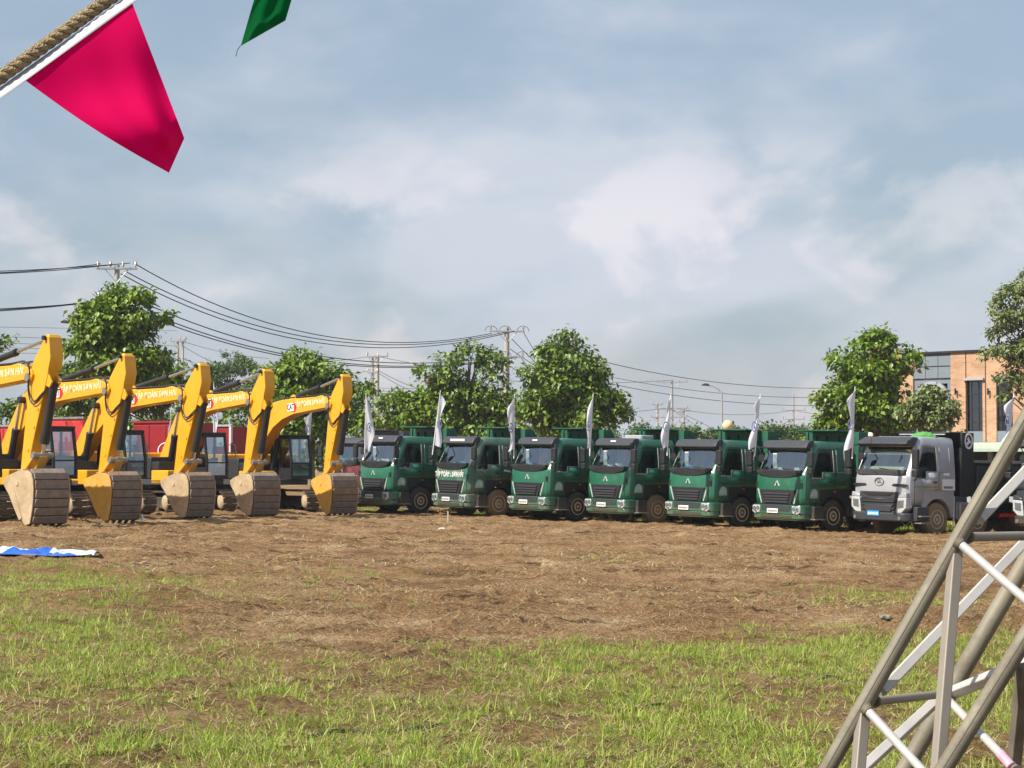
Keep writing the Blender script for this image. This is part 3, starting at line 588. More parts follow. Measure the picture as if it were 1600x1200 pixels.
    aw = MB(); aw.prism([(-.05, base-.02), (-2.0, base-.38), (-2.0, base-.55), (-.05, base-.10)], T(1440), tr, 'x'); aw.build('awning', 'awning', b, smooth=0)
    MB().bx(tl, tr, 1.6, 1.7, 0, base-.36).build('shopfront', 'dark_room', b, smooth=0)
    for px in (1400, 1432, 1480, 1512, 1545, 1578, 1610): MB().bx(T(px)-.12, T(px)+.12, .05, .3, 0, base-.351).build('column', 'gtrim', b, smooth=0)
    MB().bx(tl, tr, .1, 1.6, 0, .15).build('step', 'concrete', b, smooth=0)
    MB().bx(T(1500), T(1560), 1.2, 1.25, .3, 2.2).build('shop_window', 'bglass', b, smooth=0)
    for px in (1495, 1546):
        l = MB(); x, z = T(px), Z(px, 612); l.lathe([(.0, -.19), (.05, -.18), (.05, .18), (0, .19)], (x, -.15, z), 'z', 10); l.bx(x-.03, x+.03, -.08, -.003, z-.04, z+.04); l.build('wall_lamp', 'frame', b)
    x0, x1 = T(1386), T(1392.5)
    MB().bx(tl-.9, tl-.35, -.1, .8, 0, Z(1390, 527)).build('brick_pier', 'brick', b, smooth=0); MB().bx(tl-.35, tl, .05, .5, 0, top-.2).build('brick_pier', 'brick', b, smooth=0)
building()

# ------------------------------------------------------------------ poles, lamps and cables
def arm_set(t, name, z, half, rot, nins=3, r=.055):
    X = Matrix.Rotation(rot, 4, 'Z'); MB().bx(-half, half, -.21, -.09, z-.06, z+.06, X).build('crossarm', 'polesteel', t, bevel=.008)
    br = MB(); br.tube((-half*.55, -.15, z-.06), (0, -.17, z-.75), .025, n=6, X=X); br.tube((half*.55, -.15, z-.06), (0, -.17, z-.75), .025, n=6, X=X); br.build('brace', 'polesteel', t)
    for i in range(nins):
        x = -half*.92+2*half*.92*i/(nins-1) if nins > 1 else 0
        MB().lathe([(.03, 0), (.03, .08), (.085, .1), (.05, .16), (.085, .2), (.05, .27), (.03, .34), (0, .35)], (x, -.15, z+.06), 'z', 8, X).build('insulator', 'insul', t)
def jumpers(t, z, half, rot, s=1.0):
    X = Matrix.Rotation(rot, 4, 'Z'); m = MB()
    for x in (-half*.9, -half*.1, half*.9):
        s = .55; pts = [(x+.75*s*math.cos(th), -.15, z+.05+.6*s*math.sin(th)) for th in np.linspace(math.pi*1.02, -.15, 12)]; m.path(pts, .02, 5, X=X)
    m.build('jumper_cable', 'cable', t)
def pole(name, label, px, py, d, arms, r0=.2, r1=.12, mt='concrete', group='utility poles along the road', rot=0.0, jump=False):
    b = GX(px, d); b.z -= .1; z = P(px, py, d).z-b.z; t = empty(name, b, label, 'utility pole', group)
    MB().lathe([(r0, 0), (r0*.9+r1*.1, z*.2), (r1, z), (0, z+.02)], (0, 0, 0), 'z', 14).build('shaft', mt, t)
    for ay, half, n in arms:
        za = P(px, ay, d).z-b.z; arm_set(t, 'arm', za, half, rot, n)
        if jump: jumpers(t, za, half, rot)
    return t
pole('utility_pole', 'concrete utility pole whose top rises above the tallest tree at left', 181, 414, 100, [(420, 1.05, 4), (468, 1.0, 3)], .2, .13, rot=.1)
pole('utility_pole', 'tall concrete utility pole with two crossarms in the middle of the view', 792, 513, 135, [(518, 1.25, 3), (558, 1.2, 3)], .22, .17, rot=.1, jump=True)
pole('utility_pole', 'thinner left pole of the pair behind the first green truck', 582, 556, 175, [(558, .55, 2), (582, .5, 2)], .14, .10, rot=.0)
pole('utility_pole', 'thicker right pole of the pair behind the first green truck', 589.5, 556, 178, [(557, 1.0, 2)], .2, .17, rot=.1)
pole('utility_pole', 'left pole of the distant pair above the second excavator', 277, 531, 175, [(533, .7, 2)], .15, .11)
pole('utility_pole', 'right pole of the distant pair above the second excavator', 285, 531, 177, [(533, .3, 2)], .13, .10)
pole('utility_pole', 'distant pole with many crossarms behind the flag of the fifth green truck', 1050, 594, 230, [(597, 1.9, 5), (638, 2.0, 3), (652, 1.8, 3)], .22, .15, 'polesteel')
pole('utility_pole', 'thin distant transformer pole left of the many-armed distant pole', 1027, 630, 232, [(632, .7, 2), (652, .8, 2)], .2, .15)
pole('utility_pole', 'small grey pole just right of the many-armed distant pole', 1068, 638, 236, [(642, .8, 2), (660, .6, 2)], .2, .14)
pole('utility_pole', 'lone distant pole above the sixth green truck', 1240, 616, 270, [(641, 1.7, 3), (655, 1.6, 2)], .2, .12, 'polesteel')
def lamp_post(label, px, py, d, hx, hy):
    b = GX(px, d); b.z -= .1; q = P(px, py, d)-b; h = P(hx, hy, d)-b; t = empty('street_lamp', b, label, 'street lamp', 'street lamps along the road')
    MB().path([(0, 0, 0), (0, 0, q.z*.6), (0, 0, q.z)], [.12, .09, .07], 10).build('post', 'polesteel', t)
    a = MB(); a.path([(0, 0, q.z-.3), (h.x*.15, 0, q.z-.3+(h.z-q.z+.3)*.55), (h.x*.5, 0, h.z-(h.z-q.z)*.12), (h.x*.9, 0, h.z)], .045, 8); a.build('bracket', 'polesteel', t)
    MB().prism([(h.x*.72, h.z-.05), (h.x*.72, h.z+.1), (h.x*.95, h.z+.16), (h.x*1.15, h.z+.06), (h.x*1.12, h.z-.02)], -.16, .16, 'y').build('lamp_head', 'dkgrey', t, bevel=.03)
lamp_post('street lamp with a curved arm reaching left above the fifth green truck', 1128, 612, 150, 1100, 602)
lamp_post('street lamp whose head peeks out left of the tallest tree', 124, 516, 108, 99, 504)
def globe_lamp():
    b = GX(1137, 118); z = P(1137, 665, 118).z-b.z; t = empty('globe_lamp', b, 'cream globe lamp showing just above the roof of the fifth green truck', 'lamp')
    MB().path([(0, 0, 0), (0, 0, z-.35)], .05, 8).build('post', 'frame', t)
    MB().lathe([(0, -.33), (.15, -.32), (.30, -.16), (.345, 0), (.30, .17), (.15, .31), (0, .345)], (0, 0, z), 'z', 18).build('globe', 'globe', t); MB().lathe([(0, -.42), (.12, -.42), (.17, -.3), (0, -.3)], (0, 0, z), 'z', 12).build('collar', 'frame', t)
globe_lamp()
def cable(label, pts, d0, d1, r=.022, group='cables strung between the poles', m='cable'):
    # quadratic through three points
    (x0, y0), (x1, y1), (x2, y2) = pts; out = []
    for i in range(25):
        x = x0+(x2-x0)*i/24; l0 = (x-x1)*(x-x2)/((x0-x1)*(x0-x2)); l1 = (x-x0)*(x-x2)/((x1-x0)*(x1-x2)); l2 = (x-x0)*(x-x1)/((x2-x0)*(x2-x1))
        out.append(P(x, y0*l0+y1*l1+y2*l2, d0+(d1-d0)*i/24))
    o0 = out[0].copy(); mb = MB().path([q-o0 for q in out], r, 6); o = mb.build('power_cable', m, smooth=60); o.location = o0
    return tag(o, label, 'cable', group)
ORD = {2: ['upper', 'lower'], 3: ['uppermost', 'middle', 'lowest'], 4: ['topmost', 'second highest', 'second lowest', 'lowest'], 5: ['topmost', 'second highest', 'middle', 'second lowest', 'lowest']}
def bundle(label, lst, d0, d1, r, m='cable', g='cables strung between the poles'):
    for i, p in enumerate(sorted(lst, key=lambda p: p[1][1])): cable(ORD[len(lst)][i]+' of the '+label, p, d0, d1, r, g, m)
bundle('black cables from the left pole top to the middle pole top arm', [[(209, 411), (480, 520), (768, 521)], [(196, 424), (500, 530), (790, 519)], [(189, 428), (500, 536), (806, 517)]], 100, 135, .028)
bundle('black cables from behind the tallest tree to the middle pole lower arm', [[(209, 466), (480, 553), (770, 559)], [(190, 470), (480, 560), (788, 560)], [(175, 470), (480, 563), (805, 559)]], 100, 135, .030)
bundle('black cables running off the left edge from the left pole top', [[(-160, 425), (20, 423), (203, 411)], [(-160, 427), (30, 424.5), (157, 412.5)], [(-160, 428), (30, 426), (181, 413)]], 85, 100, .024)
bundle('black cables running off the left edge into the tallest tree', [[(-160, 486), (20, 481.5), (200, 467)], [(-160, 487), (20, 483), (160, 469)], [(-160, 489), (20, 484.5), (182, 467)]], 85, 100, .024)
bundle('thin grey lines low behind the first two excavators', [[(-160, y-2), (0, y), (277, e+8)] for y, e in ((511, 509), (526, 533), (536, 541), (543, 549), (551, 552))], 140, 170, .018, 'thincable')
bundle('black cables dropping from the middle pole behind the cone-shaped tree', [[(818, 519), (835, 548), (905, 612)], [(800, 530), (830, 560), (900, 622)], [(815, 560), (832, 582), (900, 640)], [(797, 572), (830, 594), (900, 632)], [(797, 545), (820, 561), (900, 605)]], 135, 170, .026)
for lab, p, d0, d1 in (('highest thin cable between the cone-shaped tree and the bright tree at right', [(880, 548), (1010, 580), (1320, 606)], 130, 190), ('thin cable passing just over the curved street lamp post', [(960, 590), (1170, 618), (1330, 620)], 190, 210),
  ('thin cable crossing the curved street lamp post below its arm', [(880, 582), (1050, 617), (1330, 633)], 150, 200), ('thin cable reaching the top arm of the many-armed distant pole from the left', [(780, 594), (960, 598), (1050, 594)], 190, 230),
  ('thin cable reaching the middle arm of the many-armed distant pole from the left', [(880, 664), (980, 645), (1050, 638)], 200, 230), ('thin cable slung between the many-armed distant pole and the lone distant pole', [(1050, 637), (1150, 648), (1240, 641)], 230, 270),
  ('thin cable from the lone distant pole into the bright tree at right', [(1240, 641), (1300, 650), (1420, 652)], 270, 300), ('lowest thin cable just above the green truck bodies', [(900, 668), (1020, 675), (1240, 668)], 220, 270)): cable(lab, p, d0, d1, .03, m='thincable')
bundle('grey cables slanting down from the many-armed distant pole', [[(1050, 640), (1080, 660), (1130, 690)], [(1050, 640), (1085, 655), (1150, 692)]], 232, 240, .026, 'thincable')
bundle('grey cables slanting down from the lone distant pole', [[(1240, 655), (1215, 668), (1190, 690)], [(1240, 655), (1225, 672), (1210, 690)]], 232, 240, .026, 'thincable')
bundle('grey cables slanting right from the pole pair by the first green truck', [[(590, 578), (620, 594), (680, 614)], [(590, 582), (620, 600), (680, 624)], [(590, 557), (620, 563), (700, 578)]], 176, 180, .024, 'thincable')
bundle('grey cables reaching left from the pole pair over the last excavator', [[(500, 593), (545, 586), (582, 577)], [(480, 566), (540, 562), (582, 556)]], 176, 180, .024, 'thincable')
bundle('grey cables at the distant poles above the second excavator', [[(285, 533), (330, 546), (420, 560)], [(285, 540), (320, 560), (400, 585)], [(240, 556), (262, 560), (277, 561)], [(285, 560), (300, 566), (330, 570)]], 176, 190, .022, 'thincable')
bundle('faint grey lines low behind the pole pair at the green trucks', [[(560, y), (600, y+.5), (720, y+2)] for y in (606, 611, 618, 624, 631)], 200, 210, .022, 'thincable')

def haze():
    mb = MB().bx(-460, 460, -465, 465, -2.6, 15.5); m = bpy.data.materials.new('light_haze'); m.use_nodes = True; nt = m.node_tree; nt.nodes.clear()
    out = nt.nodes.new('ShaderNodeOutputMaterial'); v = nt.nodes.new('ShaderNodeVolumePrincipled'); v.inputs['Color'].default_value = (.86, .91, 1.0, 1); v.inputs['Density'].default_value = .0002
    nt.links.new(v.outputs[0], out.inputs['Volume']); o = mb.build('haze', m, smooth=0); tag(o, kind='stuff')
haze()

# ------------------------------------------------------------------ trucks
def rounded(x0, x1, y1, y0, r, n=5):                   # plan outline: rounded front corners at y1
    p = [(x0, y0)]
    p += [(x0+r-r*math.cos(t), y1-r+r*math.sin(t)) for t in np.linspace(0, math.pi/2, n)]
    p += [(x1-r+r*math.sin(t), y1-r+r*math.cos(t)) for t in np.linspace(0, math.pi/2, n)]
    return p+[(x1, y0)]
def wheel(parent, x, y, R, tyre, rim, w=.3, deep=.06):
    s = 1 if x > 0 else -1
    t = MB(); t.lathe([(R*.58, -w/2), (R*.80, -w/2-.01), (R*.95, -w/2+.02), (R, -w/2+.06), (R, w/2-.06), (R*.95, w/2-.02), (R*.80, w/2+.01), (R*.58, w/2)], (x, y, R), 'x', 30)
    for i in range(30):                                 # tread blocks
        a = 2*math.pi*i/30; X = Matrix.Translation((x, y, R)) @ Matrix.Rotation(a, 4, 'X'); t.bx(-w/2+.05, w/2-.05, -.028, .028, R-.03, R+.012, X)
    T_ = t.build('wheel', tyre, parent)
    o = s*w/2
    m = MB(); m.lathe([(R*.60, o*.9), (R*.575, o*1.05), (R*.53, o*1.0), (R*.49, o*.78), (R*.40, o*.82), (R*.34, o*.98), (R*.27, o*1.08), (R*.22, o*1.10), (R*.20, o*.9), (R*.13, o*.88), (R*.11, o*1.0), (0, o*1.02)], (x, y, R), 'x', 24)
    for i in range(10):
        a = 2*math.pi*i/10; m.lathe([(.022, o*.36), (.022, o*.62), (0, o*.64)], (x+s*w*.17, y+R*.37*math.cos(a), R+R*.37*math.sin(a)), 'x', 6)
    m.build('rim', rim, T_, smooth=30)
def cab(t, paint, sp):
    hw, zr = sp.get('hw', 1.2), sp.get('roof', 3.03); L = sp.get('len', 2.2); zw = sp.get('belt', 2.0); zt = sp.get('wtop', 2.74); zs = sp.get('step', 1.80); zb = sp.get('bottom', .86); za = sp.get('arch', 1.42)
    prof = [(zb, hw, 0.0), ((zb+za)/2, hw*1.01, .012), (za, hw*1.015, .01), (zs, hw*1.01, -.02), (zw, hw*.995, -.075), ((zw+zt)/2, hw*.965, -.235), (zt, hw*.93, -.40), (zt+.08, hw*.92, -.45), (zr-.10, hw*.90, -.52), (zr-.02, hw*.86, -.60), (zr+.02, hw*.76, -.74)]
    iw, it, ist = 4, 6, 3; ar = sp.get('archy', -.74)
    V, cols = [], None; fr = sp.get('rearwin', -1.42)
    for k, (z, h, yf) in enumerate(prof):
        wf = yf-.38; st = ar if k < ist else wf*.55+fr*.45
        left = [(-h, -L), (-h, -L+.24), (-h, fr-.16), (-h, fr), (-h, st), (-h, wf), (-h, yf-.26), (-h+.035, yf-.12), (-h+.13, yf-.03), (-h*.66, yf+.015), (-h*.33, yf+.035)]
        if k == len(prof)-1: left = [(a*1.0, min(b, -.74) if i < 6 else b) for i, (a, b) in enumerate(left)]
        row = left+[(0, yf+.04)]+[(-x, y) for x, y in left[::-1]]; cols = len(row)
        V += [(x, y, z) for x, y in row]
    shell, glass = MB(), MB(); SH, GL, SD = [], [], []
    for k in range(len(prof)-1):
        for c in range(cols-1):
            cc = min(c, cols-2-c); q = (k*cols+c, k*cols+c+1, (k+1)*cols+c+1, (k+1)*cols+c)
            if k < 2 and cc <= 3: continue
            if iw <= k < it and 8 <= cc: GL.append(q)
            elif (iw <= k < it and cc in (3, 4)) or (k == ist and cc == 4): SD.append(q)
            elif sp.get('sleeper_glass') and iw <= k < it and cc == 1: SD.append(q)
            else: SH.append(q)
        if k >= 2: SH.append((k*cols+cols-1, k*cols, (k+1)*cols, (k+1)*cols+cols-1))
    n = len(prof)-1; SH.append(tuple(n*cols+c for c in range(cols)))
    shell.add(V, SH); c_ = shell.build('cab', paint, t, smooth=28, solid=.035)
    def sub(F): 
        u = sorted({i for q in F for i in q}); mp = {i: j for j, i in enumerate(u)}; return [Vector(V[i]) for i in u], [tuple(mp[i] for i in q) for q in F]
    v, f = sub(GL); glass.add([p*1+Vector((0, -.018, 0)) for p in v], f); glass.build('windshield', 'glass', t, smooth=60)
    for s in (-1, 1):
        v, f = sub([q for q in SD if V[q[0]][0]*s > 0]); MB().add([Vector((p.x*.985, p.y, p.z)) for p in v], f).build('side_window', 'sideglass', t, smooth=0)
    # interior
    i = MB(); i.bx(-hw+.1, hw-.1, -L+.1, -.30, za-.02, za+.04).bx(-hw+.08, hw-.08, -.62, -.16, za+.04, zw-.03).bx(-hw*.9, hw*.9, -L+.06, -L+.12, za, zr-.12)
    for s in (-1, 1): i.bx(s*.62-.27, s*.62+.27, -1.35, -.85, za+.04, za+.45).bx(s*.62-.27, s*.62+.27, -1.5, -1.3, za+.4, za+1.2)
    i.lathe([(.20, -.02), (.22, 0), (.20, .02), (.18, 0), (.20, -.02)], (0, 0, 0), 'z', 20, Matrix.Translation((-.62, -.72, zw+.10)) @ Matrix.Rotation(.6, 4, 'X')); i.build('interior', 'interior', t, bevel=.02)
    MB().bx(-hw*.86, hw*.86, -1.75, -1.72, zw-.4, zr-.2).build('curtain', 'curtain', t, smooth=0)
    # bright seals round the windows
    for s in (-1, 1):
        tr = MB(); ev = lambda k, c: Vector(V[k*cols+(c if s < 0 else cols-1-c)])+Vector((s*.008, 0, 0))
        tr.path([ev(6, 3), ev(4, 3), ev(4, 4), ev(3, 4), ev(3, 5)], .014, 5); tr.build('window_trim', sp.get('trim', 'lamp'), t)
        tr = MB(); tr.path([ev(6, 1), ev(5, 1), ev(4, 1), ev(4, 2), ev(5, 2), ev(6, 2)], .014, 5); tr.build('window_trim', sp.get('trim', 'lamp'), t)
        d = MB(); x = s*(hw*1.012+.004)     # door edge seams and handle
        d.bx(min(x, x-s*.02), max(x, x-s*.02), fr-.09, fr-.075, za+.03, zw); d.bx(min(x, x-s*.02), max(x, x-s*.02), -.30, -.285, zb+.05, zs); d.bx(min(x, x-s*.02), max(x, x-s*.02), fr-.075, -.30, zs-.27, zs-.255); d.build('door_seam', 'black', t, smooth=0)
        MB().bx(s*(hw+.012)-.02, s*(hw+.012)+.02, fr+.02, fr+.2, zs-.14, zs-.08).build('door_handle', 'black', t, bevel=.01)
    return V, cols, prof
def wheel_arch(t, y, R, hw, z1, m='black', x0=.62):
    for s in (-1, 1):
        a = [(y+(R+.13)*math.cos(q), R+(R+.13)*math.sin(q)) for q in np.linspace(.1, math.pi-.1, 15)]
        poly = [(y+R+.22, R+.05)]+[(y+R+.24, z1)]+[(y-R-.26, z1), (y-R-.22, R+.05)]+a[::-1]
        MB().prism(poly, s*x0, s*(hw+.004), 'x').build('fender', m, t, bevel=.015)
def chassis(t, y1, hw, paint, axles, R, tyre, rim, bed=True):
    c = MB(); c.bx(-.48, -.36, -y1+.2, -.35, .78, 1.06).bx(.36, .48, -y1+.2, -.35, .78, 1.06)
    for y in np.arange(-y1+.6, -.6, 1.3): c.bx(-.36, .36, y-.06, y+.06, .82, 1.0)
    c.bx(-.95, .95, -1.55, -1.32, .45, .62); c.bx(-.55, .55, -1.2, -.35, .48, .80); c.build('chassis', 'black', t)
    for y in axles:
        MB().tube((-.9, y, R), (.9, y, R), .09).build('axle', 'black', t)
        for s in (-1, 1): wheel(t, s*.98, y, R, tyre, rim, .56)
    tk = MB(); tk.prism([(-3.0, .55), (-2.5, .5), (-2.42, .6), (-2.42, 1.05), (-2.5, 1.12), (-3.0, 1.12), (-3.08, 1.05), (-3.08, .62)], -1.15, -.6, 'x'); tk.build('fuel_tank', 'steel', t, bevel=.03)
def mirrors(t, z0, z1, hw, m='black'):
    for s in (-1, 1):
        a = MB(); a.path([(s*(hw-.08), -.42, z1+.12), (s*(hw+.2), -.14, z1+.12), (s*(hw+.27), -.08, z1+.02), (s*(hw+.27), -.08, z0-.22), (s*(hw+.16), -.2, z0-.34), (s*(hw-.02), -.3, z0-.34)], .022, 7); a.build('mirror_arm', m, t)
        h = MB(); h.prism(rounded(s*(hw+.27)-.13, s*(hw+.27)+.13, .03, -.10, .05), z0+.02, z1, 'z'); h.prism(rounded(s*(hw+.25)-.12, s*(hw+.25)+.12, .02, -.1, .05), z0-.24, z0-.02, 'z'); h.build('mirror', m, t, bevel=.03)
    a = MB(); a.path([(hw-.2, -.45, z1+.18), (hw-.2, .02, z1+.16), (hw-.42, .12, z1+.02), (hw-.42, .10, z1-.12)], .018, 6); a.build('mirror_arm', m, t)
    MB().lathe([(0, -.05), (.10, -.04), (.145, .0), (.145, .02), (0, .03)], (hw-.42, .06, z1-.24), 'y', 18).build('round_mirror', m, t)
def green_truck(loc, label, paint='green', body='green_body', group='green dump trucks parked in a row', yaw=139, extra=(), tyre='rubber', cat='truck', name='dump_truck', R=.53):
    t = empty(name, loc, label, cat, group, math.radians(yaw), tilt=True); hw = 1.2
    cab(t, paint, {})
    MB().prism([(-.24, 2.78), (-.20, 2.80), (-.33, 3.00), (-.44, 3.07), (-.62, 3.05), (-.56, 2.88), (-.43, 2.78)], -1.07, 1.07, 'x').build('sun_visor', 'dkgrey', t, bevel=.03)
    cw = [(-1.05, 2.05), (1.05, 2.05), (1.04, 1.95), (.85, 1.86), (.55, 1.80), (.2, 1.775), (-.2, 1.775), (-.55, 1.80), (-.85, 1.86), (-1.04, 1.95)]
    MB().prism(cw, -.14, .035, 'y').build('wiper_panel', 'black', t, bevel=.02)
    w = MB()
    for x in (-.75, -.05, .6): w.path([(x, .05, 1.90), (x+.28, -.005, 2.05), (x+.30, -.03, 2.10)], .014, 5); w.path([(x-.05, .0, 2.04), (x+.65, -.03, 2.11)], .014, 5)
    w.build('wiper', 'black', t)
    g = MB(); g.prism([(-.86, 1.385), (.86, 1.385), (.66, .90), (-.66, .90)], -.02, .062, 'y'); gr = g.build('grille', 'black', t, bevel=.012)
    for z, w_ in ((1.25, .62), (1.16, .60), (1.07, .57), (.98, .54)): MB().prism([(.062, z-.035), (.10, z-.028), (.10, z+.012), (.062, z+.028)], -w_, w_, 'x').build('slat', 'dkgrey', gr)
    for s in (-1, 1):
        MB().prism([(s*.93, 1.40), (s*.985, 1.40), (s*.80, .92), (s*.755, .92)], .0, .03, 'y').build('corner_trim', 'lamp', t)
        k = MB()
        for z in (1.46, 1.53, 1.60): k.bx(s*1.06-.055, s*1.06+.055, -.12, -.002, z-.018, z+.018)
        k.build('corner_vent', 'black', t)
    e = MB(); e.prism([(-.02, 1.69), (.02, 1.69), (-.08, 1.51), (-.13, 1.51)], .045, .075, 'y').prism([(.01, 1.64), (.03, 1.675), (.125, 1.51), (.075, 1.51)], .045, .072, 'y'); e.build('emblem', 'lamp', t)
    # bumper with recess, lamps and plate
    b = MB(); o = rounded(-1.22, 1.22, .10, -.55, .24); b.prism(o, .56, .875, 'z'); b.prism(rounded(-1.205, 1.205, .085, -.55, .22), .40, .56, 'z').prism(rounded(-1.15, 1.15, .05, -.5, .2), .35, .40, 'z'); bp = b.build('bumper', paint, t, bevel=.025)
    MB().prism([(-.72, .865), (.72, .865), (.66, .66), (-.66, .66)], .04, .112, 'y').build('bumper_grille', 'dkgrey', bp, bevel=.01)
    MB().bx(-.75, .75, .03, .098, .44, .535).build('air_slot', 'black', bp, bevel=.01)
    MB().bx(-.12, .40, .113, .135, .59, .74).build('number_plate', 'plate', bp, bevel=.006)
    q = MB()
    for x in np.linspace(-.06, .34, 8): q.bx(x-.017, x+.017, .1345, .1375, .625, .70)
    q.build('plate_marks', 'dkgrey', bp, smooth=0)
    for s in (-1, 1):
        h = MB(); h.prism([(s*.76, .845), (s*1.13, .845), (s*1.145, .62), (s*1.0, .545), (s*.80, .60)], -.12, .116, 'y'); hl = h.build('headlight', 'lamp', bp, bevel=.02)
        for x, z, r in ((.87, .74, .075), (1.03, .72, .085), (.95, .615, .05)): MB().lathe([(r, .116), (r*.9, .132), (r*.55, .124), (0, .14)], (s*x, 0, z), 'y', 14).build('lens', 'lampdark', hl)
        # lower side: step box, fender lamp, arch
        MB().bx(s*1.195-.17, s*1.195, -.78, -.35, .42, .845).build('step_box', 'black', t, bevel=.02)
        MB().bx(s*1.21-.25, s*1.21, -.80, -.30, .395, .43).build('step', 'steel', t, bevel=.006)
        ar = [(-.30, 1.12), (-.30, 1.22), (-.34, 1.34), (-.42, 1.42), (-.52, 1.44), (-.62, 1.39), (-.66, 1.30), (-.66, 1.12)]
        MB().prism(ar, s*1.20, s*1.222, 'x').build('side_lamp', 'palegreen', t, bevel=.008); MB().lathe([(0, s*.0), (.09, s*.0), (.10, s*.012), (0, s*.016)], (s*1.222, -.53, 1.27), 'x', 16).build('side_reflector', 'lamp', t)
        MB().bx(s*1.222-.01, s*1.222+.01, -1.5, -1.42, 1.33, 1.37).build('side_marker', 'amber', t)
    wheel_arch(t, -1.42, R, hw, 1.44)
    for s in (-1, 1): wheel(t, s*1.04, -1.42, R, tyre, 'rim', .32)
    mirrors(t, 2.16, 2.68, hw)
    # dash clutter
    R1 = random.Random(label); d = MB()
    for _ in range(3): x = R1.uniform(-.8, .3); d.bx(x, x+R1.uniform(.15, .4), -.40, -.2, 2.0, 2.0+R1.uniform(.03, .16))
    d.build('dash_papers', R1.choice(['paper', 'bluepaper', 'paper']), t)
    MB().bx(.42, .62, -.36, -.32, 2.10, 2.62).build('windshield_sticker', 'curt_white', t) if R1.random() < .75 else None
    # dump body
    bd = MB(); y0, y1, z0, z1, h = -2.62, -8.2, 1.28, 2.75, 1.22
    bd.bx(-h, h, y1, y0, z0-.06, z0).bx(-h, -h+.06, y1, y0, z0, z1).bx(h-.06, h, y1, y0, z0, z1).bx(-h+.06, h-.06, y1, y1+.06, z0, z1)
    for y in np.linspace(y0-.35, y1+.2, 8):
        for s in (-1, 1): bd.bx(s*(h+.04)-.04, s*(h+.04)+.04, y-.06, y+.06, z0, z1)
    for s in (-1, 1): bd.bx(s*(h+.04)-.06, s*(h+.04)+.06, y1, y0, z1, z1+.12)
    bo = bd.build('dump_body', body, t, bevel=.01)
    hb = MB(); hb.bx(-h, h, -2.62, -2.56, z0, 3.40)
    for x in (-.8, -.3, .3, .8): hb.bx(x-.04, x+.04, -2.56, -2.50, z0, 3.26)
    for s in (-1, 1): hb.prism([(-3.3, z1+.12), (-2.62, z1+.12), (-2.62, 3.40), (-2.95, 3.40)], s*h-.03*s, s*h, 'x').bx(s*h-.06, s*h+.06, -2.68, -2.50, z0, 3.40)
    hb.build('headboard', body, t, bevel=.008)
    MB().prism([(-2.60, 3.38), (-2.62, 3.43), (-1.80, 3.46), (-1.80, 3.42)], -.92, 1.0, 'x').build('canopy_lip', body, t, bevel=.006)
    MB().bx(-.35, -.15, -2.48, -2.34, .8, 2.9).build('air_intake', 'black', t, bevel=.02)
    chassis(t, 8.3, hw, paint, (-4.9, -6.3), R, tyre, 'rim')
    for e in extra: e(t)
    return t
AX = 41.0
def place(px, py_corner_d, hw=1.22, yaw=126):          # origin so that the outer front corner stands at column px, distance d
    d = py_corner_d; x = (px-800)/FPX*d; th = math.radians(yaw)
    ex, ey = Vector((math.cos(th), math.sin(th), 0)), Vector((-math.sin(th), math.cos(th), 0))
    o = Vector((x, d, 0)) - ex*(-hw+.06) - ey*(-.03); o.z = G(o.x)-.02; return o
def marker(t): MB().bx(-.15, .15, -.32, -.26, 2.93, 2.985).build('marker_plate', 'white', t)
def roof_box(t): MB().prism(rounded(-.5, .5, -1.15, -1.75, .1), 3.04, 3.2, 'z').build('roof_hatch', 'gtrim', t, bevel=.03)
def lettering(t):
    for s, w in ((.52, 'TẬP ĐOÀN'), (-.52, 'SƠN HẢI')): text(w, .27, 'lettering', 'white', t, basis((s, .042, 1.60), (-1, 0, 0), (0, 0.02, 1)), .008, sx=.72)
    for s in (-1, 1):
        MB().lathe([(0, 0), (.15, 0), (.16, s*.01), (0, s*.012)], (0, 0, 0), 'x', 18, Matrix.Translation((s*1.187, -1.76, 2.42)) @ Matrix.Diagonal((1, .8, 1.5, 1))).build('oval_sticker', 'white', t)
        MB().prism([(-1.95, 1.72), (-1.60, 1.76), (-1.62, 1.84), (-1.9, 1.80)], s*1.218, s*1.224, 'x').build('side_sticker', 'white', t)
    MB().bx(-.5, .5, -.30, -.255, 2.88, 2.97).build('visor_glare', 'curt_white', t)  # pale bar painted in for the bright reflection on the visor
def left_by(dx, dy, dz): return None
TR = [
 (617, 74.4, 'leftmost green dump truck, its front corner partly behind the last excavator bucket', [marker]),
 (738, 72.4, 'green dump truck with white lettering across its front and a white oval side sticker', [lettering]),
 (862, 70.4, 'green dump truck right of the lettered one, in front of the big cone-shaped tree', [marker]),
 (986, 68.4, 'green dump truck with a pale hatch on its roof right of the cone-shaped tree', [marker, roof_box]),
 (1118, 66.3, 'green dump truck below the globe lamp and the curved street lamp', []),
 (1260, 64.3, 'green dump truck parked directly beside the silver truck, below the lone distant pole', []),
]
for k, (px, d, lab, ex) in enumerate(TR): green_truck(paint=('green', 'green_dusty', 'green', 'green_deep', 'green', 'green_deep')[k], tyre=('rubber', 'rubber_mud', 'rubber', 'rubber_mud', 'rubber', 'rubber')[k], loc=place(px-7, d, yaw=126+(.8, -.6, .5, -.5, .3, 0)[k]), label=lab, extra=ex, yaw=126+(.8, -.6, .5, -.5, .3, 0)[k])
green_truck(place(556, 84, yaw=126), 'dark red truck mostly hidden between the last excavator and the first green truck', 'maroon', 'darkcab', 'trucks parked behind the front rows')

